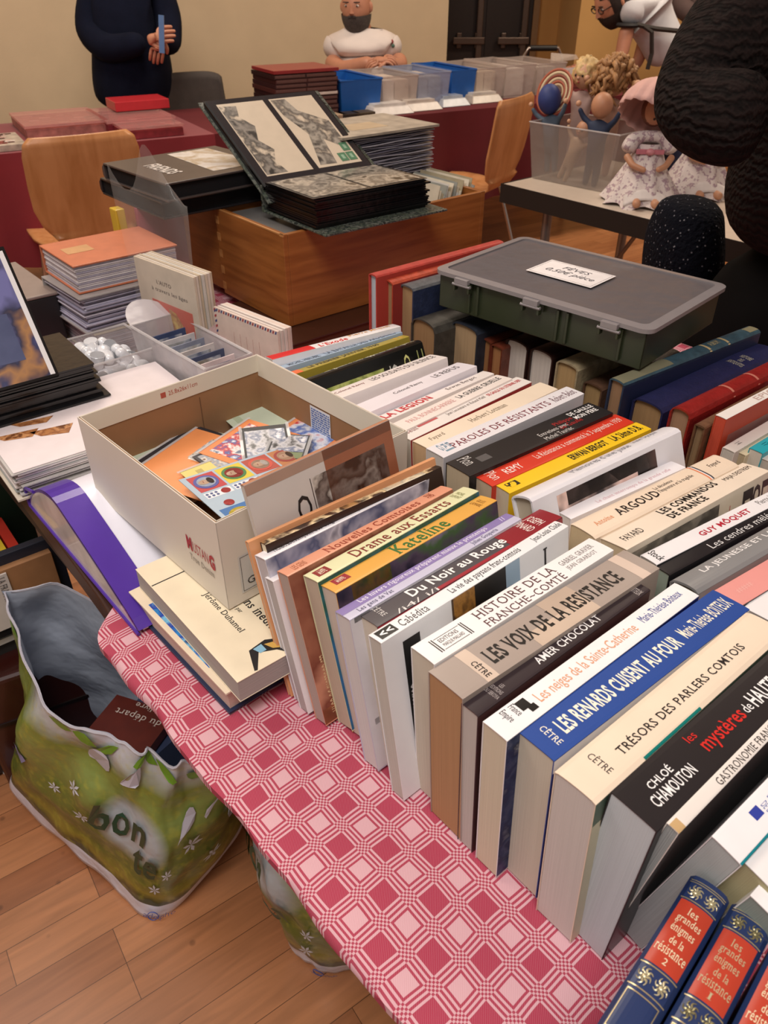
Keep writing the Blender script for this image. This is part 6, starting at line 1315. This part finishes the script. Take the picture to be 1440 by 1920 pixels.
def head(parent, c, d, s=.1, hair=None, beard=None, glasses=False, bald=True, skinm=None):
    skinm = skinm or SKP; c = Vector(c); d = Vector(d).normalized(); sd = d.cross(Vector((0, 0, 1))).normalized(); up = sd.cross(d)
    Rm = Matrix((( sd.x, d.x, up.x, c.x), (sd.y, d.y, up.y, c.y), (sd.z, d.z, up.z, c.z), (0, 0, 0, 1)))
    b = MB()
    def hf(a, q):
        th = a*2*math.pi; ph = q*math.pi; x, y, z = math.sin(ph)*math.cos(th), math.sin(ph)*math.sin(th), math.cos(ph)
        k = 1-.22*max(0, -z)**1.5*(1 if y < .3 else .4)
        x *= .76*k; yy = y*.95; 
        if y > 0: yy *= 1-.06*max(0, z)
        if y > .75 and abs(x) < .3: yy += .03
        yy -= .08*max(0, -z-.3)*(1 if y < 0 else 0)
        return (x*s, yy*s, z*1.18*s)
    b.grid(hf, 40, 28, skinm, Rm)
    b.add([(-.01, .95, .28), (.01, .95, .28), (.17, .9, -.18), (-.17, .9, -.18), (0, 1.2, -.14), (0, 1.04, .2)], [(0, 1, 5), (5, 1, 2, 4), (0, 5, 4, 3), (3, 4, 2)], skinm, Rm @ Matrix.Diagonal((s, s, s, 1)))
    for k in (-1, 1):
        b.ball((k*.74*s, -.02*s, -.02*s), .16*s, skinm, 8, Rm, ry=.12*s, rz=.26*s)
        b.ball((k*.29*s, .84*s, .16*s), .09*s, mat('e8e0d8', .3, 0), 8, Rm, rz=.055*s); b.ball((k*.29*s, .90*s, .16*s), .045*s, mat('2a1c16', .2, 0), 8, Rm)
        b.box(k*.29*s-.16*s, k*.29*s+.16*s, .86*s, .92*s, .3*s, .34*s, mat(hair or '4a3a30', .7, .1), Rm)
    b.ball((0, .89*s, -.42*s), .2*s, mat('a8605a', .5, .05), 8, Rm, ry=.06*s, rz=.045*s)
    o = b.build('head', parent, smooth=60)
    if beard:
        b = MB(); b.grid(lambda a, q: ((lambda th, r_: (r_*.79*math.cos(th)*s, (r_*.93*math.sin(th)+.03)*s, (-.30-.85*q)*s))(R(-8+196*a), (1.0-.38*q*q)*(1.0))), 26, 10, mat(beard, .85, .3, 90, .5, 200), Rm)
        b.box(-.2*s, .2*s, .9*s, .99*s, -.34*s, -.26*s, mat(beard, .85, .3), Rm); b.build('beard', parent, smooth=60)
    if hair and not bald:
        b = MB(); b.grid(lambda a, q: ((lambda th, ph: (math.sin(ph)*math.cos(th)*.84*s, (math.sin(ph)*math.sin(th)*1.0-.07)*s, (math.cos(ph)*1.26+.02)*s))(a*2*math.pi, q*math.pi*(.36 if .1 < a < .4 else .62))), 40, 14, mat(hair, .7, .3, 80, .5, 150), Rm); b.build('hair', parent, smooth=60)
    if glasses:
        b = MB()
        for k in (-1, 1): b.tube([Rm @ Vector(((k*.3+.2*math.cos(a))*s, .97*s, (.14+.15*math.sin(a))*s)) for a in [i*math.pi/6 for i in range(12)]], .025*s, mat('1a1616', .3), 6, closed=True); b.tube([Rm @ Vector((k*.5*s, .95*s, .16*s)), Rm @ Vector((k*.76*s, .0, .08*s))], .025*s, mat('1a1616', .3), 6)
        b.build('glasses', parent)
    return o
# standing man in navy
Y1 = 4.5
def P(u, v, Y): return aty(u, v, Y)
t = thing('person', 'person in a navy jumper standing behind the red table, holding a phone', 'person', Matrix.Translation((P(240, 100, Y1).x, Y1, 0)))
O1 = Vector((P(240, 100, Y1).x, Y1, 0))
def q1(u, v, dy=0, z=None):
    p = P(u, v, Y1+dy); p = Vector((p.x, p.y, z if z is not None else p.z)); return p-O1
NVM = mat('0f1324', .95, .15, 20, .3, 120, spec=.15)
pts = [(q1(250, 206), (.2, .17)), (q1(247, 180), (.235, .2)), (q1(252, 130), (.24, .22)), (q1(240, 60), (.225, .18)), (q1(228, -10), (.215, .14)), (q1(224, -70), .11), (q1(222, -100), .065),
       (q1(178, -40, -.02), .085), (q1(168, 60, -.1), .082), (q1(205, 95, -.2), .07), (q1(272, 78, -.26), .05),
       (q1(290, -40, .02), .085), (q1(315, 40, -.02), .075), (q1(318, 85, -.12), .06), (q1(298, 72, -.24), .045)]
skin('jumper', pts, [(0, 1), (1, 2), (2, 3), (3, 4), (4, 5), (5, 6), (4, 7), (7, 8), (8, 9), (9, 10), (4, 11), (11, 12), (12, 13), (13, 14)], NVM, t)
pts = [(q1(245, 195), (.2, .17)), (q1(215, 260), .11), (Vector((-.13, 0, .45)), .075), (Vector((-.14, 0, .08)), .055), (q1(278, 260), .11), (Vector((.12, 0, .45)), .075), (Vector((.13, 0, .08)), .055)]
skin('trousers', pts, [(0, 1), (1, 2), (2, 3), (0, 4), (4, 5), (5, 6)], mat('4a3c3c', .85, .1, 20, .2, 80), t)
for sx in (-.14, .13): MB().ball((sx, -.06, .045), .05, mat('1c1816', .4), 10, ry=.13, rz=.045).build('shoe', t, smooth=180)
head(t, q1(222, -150, z=1.62), (.5, -.8, -.2), .105, hair='4a4038', bald=False)
hand('hand', t, q1(276, 74, -.28), (1, -.15, .25), (0, -1, .3), .95, curl=.5)
hand('hand', t, q1(300, 66, -.27), (-.35, -.1, -1), (.2, -1, .1), .9, curl=.5, thumb=-1)
ph = MB().box(-.012, .012, -.004, .004, -.08, .07, mat('5c7cac', .3, .05)).build('phone', None, Matrix.Translation(O1+q1(303, 62, -.34)) @ Matrix.Rotation(R(8), 4, 'Y')); tag(ph, 'pale blue-edged phone held by the person in navy', 'phone')
# seated man
Y2 = 5.15; O2 = Vector((P(682, 90, Y2).x, Y2, 0))
def q2(u, v, dy=0, z=None):
    p = P(u, v, Y2+dy); return Vector((p.x, p.y, z if z is not None else p.z))-O2
t = thing('person', 'bearded bald person in a white T-shirt seated with folded arms behind the crates', 'person', Matrix.Translation(O2))
WT = mat('e6dad4', .85, .08, 8, .3, 25)
pts = [(q2(685, 190), (.2, .16)), (q2(685, 140), (.23, .19)), (q2(680, 95), (.21, .17)), (q2(680, 68), (.16, .11)), (q2(682, 52), .07),
       (q2(632, 82, -.02), .085), (q2(618, 112, -.06), .08), (q2(728, 82, -.02), .08), (q2(744, 108, -.06), .075)]
skin('t_shirt', pts, [(0, 1), (1, 2), (2, 3), (3, 4), (3, 5), (5, 6), (3, 7), (7, 8)], WT, t)
skin('arm', [(q2(618, 114, -.06), .052), (q2(640, 132, -.2), .048), (q2(700, 116, -.3), .036)], [(0, 1), (1, 2)], SKP, t)
skin('arm', [(q2(746, 110, -.06), .05), (q2(752, 126, -.18), .046), (q2(722, 118, -.3), .034)], [(0, 1), (1, 2)], SKP, t)
hand('hand', t, q2(700, 114, -.31), (1, -.2, .15), (0, -.5, 1), .95, curl=.7); hand('hand', t, q2(728, 112, -.32), (-1, -.2, -.1), (0, -.5, 1), .95, curl=.7, thumb=-1)
skin('neck', [(q2(680, 62), .062), (q2(678, 42, -.02), .06)], [(0, 1)], SKP, t)
head(t, q2(668, 12, -.06), (-.25, -1, -.12), .105, hair='3a302c', beard='4c4440')
skin('legs', [(q2(685, 200, z=.52), (.19, .15)), (Vector((-.14, -.35, .5)), .08), (Vector((-.15, -.4, .08)), .05), (Vector((.14, -.35, .5)), .08), (Vector((.15, -.4, .08)), .05)], [(0, 1), (1, 2), (0, 3), (3, 4)], mat('2a2c38', .8), t)
b = MB(); b.ball(tuple(q2(734, 78, -.1)), .012, mat('9c4444', .6), 6); b.ball(tuple(q2(737, 86, -.11)), .01, mat('4c6a5c', .6), 6); b.build('shirt_print', t)
t = thing('stool', 'plain seat under the bearded person, hidden by the table', 'stool', Matrix.Translation(O2)); MB().box(-.2, .2, -.1, .28, .38, .42, mat('4a423e', .7)).build('seat', t, bevel=.01)
for x, y in ((-.17, -.07), (.17, -.07), (-.17, .25), (.17, .25)): MB().tube([(x, y, 0), (x, y, .38)], .012, CHR, 8).build('leg', t)
# bending man
Y3 = 5.4; O3 = Vector((P(1250, 150, Y3).x, Y3, 0))
def q3(u, v, dy=0, z=None):
    p = P(u, v, Y3+dy); return Vector((p.x, p.y, z if z is not None else p.z))-O3
t = thing('person', 'bearded person in glasses and white T-shirt bending over the rightmost crate', 'person', Matrix.Translation(O3))
WT2 = mat('d8d8de', .85, .06, 8, .3, 25)
pts = [(q3(1258, 118), (.15, .13)), (q3(1238, 70), (.15, .13)), (q3(1212, 25), (.15, .13)), (q3(1190, -5), (.13, .11)), (q3(1188, 20, -.14), .075), (q3(1178, 42, -.17), .068), (q3(1215, 10, .12), .075), (q3(1215, 45, .1), .065)]
skin('t_shirt', pts, [(0, 1), (1, 2), (2, 3), (3, 4), (4, 5), (3, 6), (6, 7)], WT2, t)
b = MB(); p_ = q3(1177, 47, -.17); b.lathe([(.06, -.011), (.067, 0), (.06, .011)], mat('17161a', .7), 20, Matrix.Translation(p_)); b.build('sleeve_trim', t, smooth=60)
skin('arm', [(q3(1178, 46, -.17), .046), (q3(1163, 112, -.2), .04), (q3(1118, 130, -.22), .034), (q3(1092, 130, -.24), .026)], chain(0, 4), SKP, t)
skin('arm', [(q3(1216, 48, .1), .045), (q3(1196, 118, .06), .038), (q3(1160, 146, .02), .033), (q3(1120, 150, .0), .026)], chain(0, 4), SKP, t)
hand('hand', t, q3(1094, 129, -.25), (-1, -.1, .0), (0, -.3, 1), .95, curl=.7); hand('hand', t, q3(1120, 150, 0), (-1, -.1, -.1), (0, -.3, 1), .95, curl=.6, thumb=-1)
b = MB(); b.lathe([(.029, -.012), (.033, 0), (.029, .012)], mat('2c2420', .4), 14, Matrix.Translation(q3(1106, 131, -.23)) @ Matrix.Rotation(R(90), 4, 'Y')); b.build('bracelet', t)
skin('neck', [(q3(1185, 0), .07), (q3(1168, 0, -.04), .06)], [(0, 1)], SKP, t)
head(t, q3(1148, 2, -.05), (-1, -.45, -.75), .11, hair='2a1e1a', beard='33241e', glasses=True, bald=False)
skin('jeans', [(q3(1262, 128), (.16, .14)), (q3(1250, 190), .11), (Vector((-.08, -.02, .5)), .08), (Vector((-.06, 0, .08)), .06), (q3(1290, 190), .11), (Vector((.16, .05, .5)), .08), (Vector((.18, .08, .08)), .06)], [(0, 1), (1, 2), (2, 3), (0, 4), (4, 5), (5, 6)], mat('2c3a5c', .8, .1, 20), t)
for x, y in ((-.08, -.06), (.16, .02)): MB().ball((x, y, .045), .05, mat('2c2a2c', .5), 10, ry=.13, rz=.045).build('shoe', t, smooth=180)
b = MB(); b.tube([q3(1193, 46, -.2), q3(1230, 54, -.2), q3(1290, 60, -.16)], .014, mat('2c2420', .7), 6); b.tube([q3(1208, 50, -.21), q3(1222, 60, -.22), q3(1222, 100, -.2), q3(1214, 130, -.2)], .013, mat('2c2420', .7), 6); b.build('shoulder_strap', t)
sh = MB().quad((-.0, 0, 0), (.16, 0, .02), (.17, .12, .03), (.02, .12, .04), film('ffffff', .6, .15, 'd8ccc4')).build('paper_sleeve', None, Matrix.Translation(O3+q3(1032, 118, -.25)), solid=.002); tag(sh, 'thin clear paper sleeve held over the rightmost crate by the bending person', 'sleeve')
# partly seen person behind
Y4 = 6.2; O4 = Vector((P(1310, 0, Y4).x, Y4, 0))
def q4(u, v, dy=0, z=None):
    p = P(u, v, Y4+dy); return Vector((p.x, p.y, z if z is not None else p.z))-O4
t = thing('person', 'person in a grey-brown top at the top right, mostly hidden', 'person', Matrix.Translation(O4))
GB = mat('5c4a48', .85, .1, 20)
skin('jacket', [(q4(1330, 120), (.17, .15)), (q4(1325, 40), (.18, .15)), (q4(1320, -40), (.17, .13)), (q4(1318, -90), .07), (q4(1278, -40), .075), (q4(1272, 10, -.1), .07), (q4(1300, 30, -.2), .06), (q4(1375, -40), .075), (q4(1380, 30), .065)], [(0, 1), (1, 2), (2, 3), (2, 4), (4, 5), (5, 6), (2, 7), (7, 8)], GB, t)
skin('trousers', [(q4(1330, 130), (.16, .14)), (Vector((-.02, 0, .5)), .08), (Vector((-.02, 0, .06)), .055), (Vector((.2, 0, .5)), .08), (Vector((.2, 0, .06)), .055)], [(0, 1), (1, 2), (0, 3), (3, 4)], mat('28262c', .8), t)
head(t, q4(1318, -90, z=1.6), (-.6, -.8, -.2), .105, hair='2a1e1a', bald=False)
# near person in the dark knitted jumper
def knit():
    m, nt, b, N, L = newmat('dark_cable_knit'); b.inputs['Roughness'].default_value = .9; b.inputs['Specular IOR Level'].default_value = .15
    co = coords(N, L, scale=(1, 1, 1))
    wv = N('ShaderNodeTexWave'); wv.bands_direction = 'Z'; wv.inputs['Scale'].default_value = 20; wv.inputs['Distortion'].default_value = 6; wv.inputs['Detail'].default_value = 2; wv.inputs['Detail Scale'].default_value = 2.5; L(co, wv.inputs['Vector'])
    w2 = N('ShaderNodeTexWave'); w2.bands_direction = 'DIAGONAL'; w2.inputs['Scale'].default_value = 60; w2.inputs['Distortion'].default_value = 2; L(co, w2.inputs['Vector'])
    ad = N('ShaderNodeMath'); ad.operation = 'MULTIPLY_ADD'; L(w2.outputs['Fac'], ad.inputs[0]); ad.inputs[1].default_value = .25; L(wv.outputs['Fac'], ad.inputs[2])
    cr = N('ShaderNodeValToRGB'); cr.color_ramp.elements[0].color = lin('0e0a09'); cr.color_ramp.elements[1].color = lin('211816'); L(ad.outputs[0], cr.inputs[0]); L(cr.outputs[0], b.inputs['Base Color'])
    bp = N('ShaderNodeBump'); bp.inputs['Strength'].default_value = .6; bp.inputs['Distance'].default_value = .006; L(ad.outputs[0], bp.inputs['Height']); L(bp.outputs[0], b.inputs['Normal'])
    return m
KN = knit(); Y5 = 1.45; O5 = Vector((.80, Y5, 0))
def q5(u, v, Y=Y5, z=None): p = aty(u, v, Y); return Vector((p.x, p.y, z if z is not None else p.z))-O5
t = thing('person', 'person in a dark brown cable-knit jumper at the right, elbow pointing left', 'person', Matrix.Translation(O5))
pts = [(Vector((.03, 0, .88)), (.25, .2)), (Vector((.03, 0, 1.12)), (.23, .19)), (Vector((.02, 0, 1.33)), (.22, .16)), (Vector((-.0, 0, 1.45)), .12),
       (Vector((-.10, -.02, 1.40)), .105), (q5(1405, 30, 1.42), .095), (q5(1335, 130, 1.36), .083), (q5(1298, 205, 1.34), .076), (q5(1350, 222, 1.28), .074), (q5(1440, 232, 1.24), .068),
       (Vector((.19, -.02, 1.40)), .09), (Vector((.27, -.08, 1.15)), .075), (Vector((.1, -.24, 1.1)), .06)]
skin('knitted_jumper', pts, [(0, 1), (1, 2), (2, 3), (3, 4), (4, 5), (5, 6), (6, 7), (7, 8), (8, 9), (3, 10), (10, 11), (11, 12)], KN, t, sub=3)
BLK = mat('0b0909', .9, .1, spec=.08)
skin('trousers', [(Vector((.02, 0, .98)), (.25, .2)), (Vector((.02, 0, .72)), (.26, .2)), (Vector((-.1, 0, .5)), .09), (Vector((-.1, 0, .07)), .06), (Vector((.1, 0, .5)), .09), (Vector((.1, 0, .07)), .06)], [(0, 1), (1, 2), (2, 3), (1, 4), (4, 5)], BLK, t)
for x in (-.1, .1): MB().ball((x, -.06, .045), .05, BLK, 10, ry=.13, rz=.045).build('shoe', t, smooth=180)
head(t, (0, 0, 1.64), (-.4, -.9, -.3), .105, hair='1c1412', bald=False); skin('neck', [(Vector((0, 0, 1.46)), .06), (Vector((0, -.01, 1.56)), .055)], [(0, 1)], SKP, t)
hand('hand', t, q5(1450, 235, 1.22), (1, -.1, -.1), (0, -1, .2), 1, curl=.7)
hand('hand', t, Vector((.07, -.25, 1.1)), (-1, -.1, 0), (0, -1, .2), 1, curl=.7, thumb=-1)
def speck():
    m, nt, b, N, L = newmat('speckled_wool'); b.inputs['Roughness'].default_value = .95; b.inputs['Specular IOR Level'].default_value = .1
    co = coords(N, L); vo = N('ShaderNodeTexVoronoi'); vo.inputs['Scale'].default_value = 95; L(co, vo.inputs['Vector'])
    cr = N('ShaderNodeValToRGB'); cr.color_ramp.elements[0].color = lin('8a8c96'); cr.color_ramp.elements[0].position = .1; cr.color_ramp.elements[1].color = lin('10131d'); cr.color_ramp.elements[1].position = .2; L(vo.outputs[0], cr.inputs[0]); L(cr.outputs[0], b.inputs['Base Color'])
    no = N('ShaderNodeTexNoise'); no.inputs['Scale'].default_value = 110; L(co, no.inputs['Vector']); bp = N('ShaderNodeBump'); bp.inputs['Strength'].default_value = 1; bp.inputs['Distance'].default_value = .006; L(no.outputs[0], bp.inputs['Height']); L(bp.outputs[0], b.inputs['Normal'])
    return m
# child in speckled navy wool beside the near person
O6 = Vector((aty(1290, 430, 1.75).x, 1.75, 0))
def q6(u, v, Y=1.75): return aty(u, v, Y)-O6
SPK = speck()
t = thing('coat', 'navy speckled woolly coat hanging beside the person in the dark jumper', 'coat', Matrix.Translation(O6))
skin('woolly_cloth', [(q6(1300, 368), (.075, .06)), (q6(1292, 405), (.125, .075)), (q6(1278, 465), (.17, .085)), (q6(1276, 560), (.18, .085)), (Vector((0, .04, .62)), (.15, .08)), (Vector((.02, .05, .25)), (.13, .08)), (Vector((.02, .05, .05)), (.13, .08))], chain(0, 7), SPK, t)
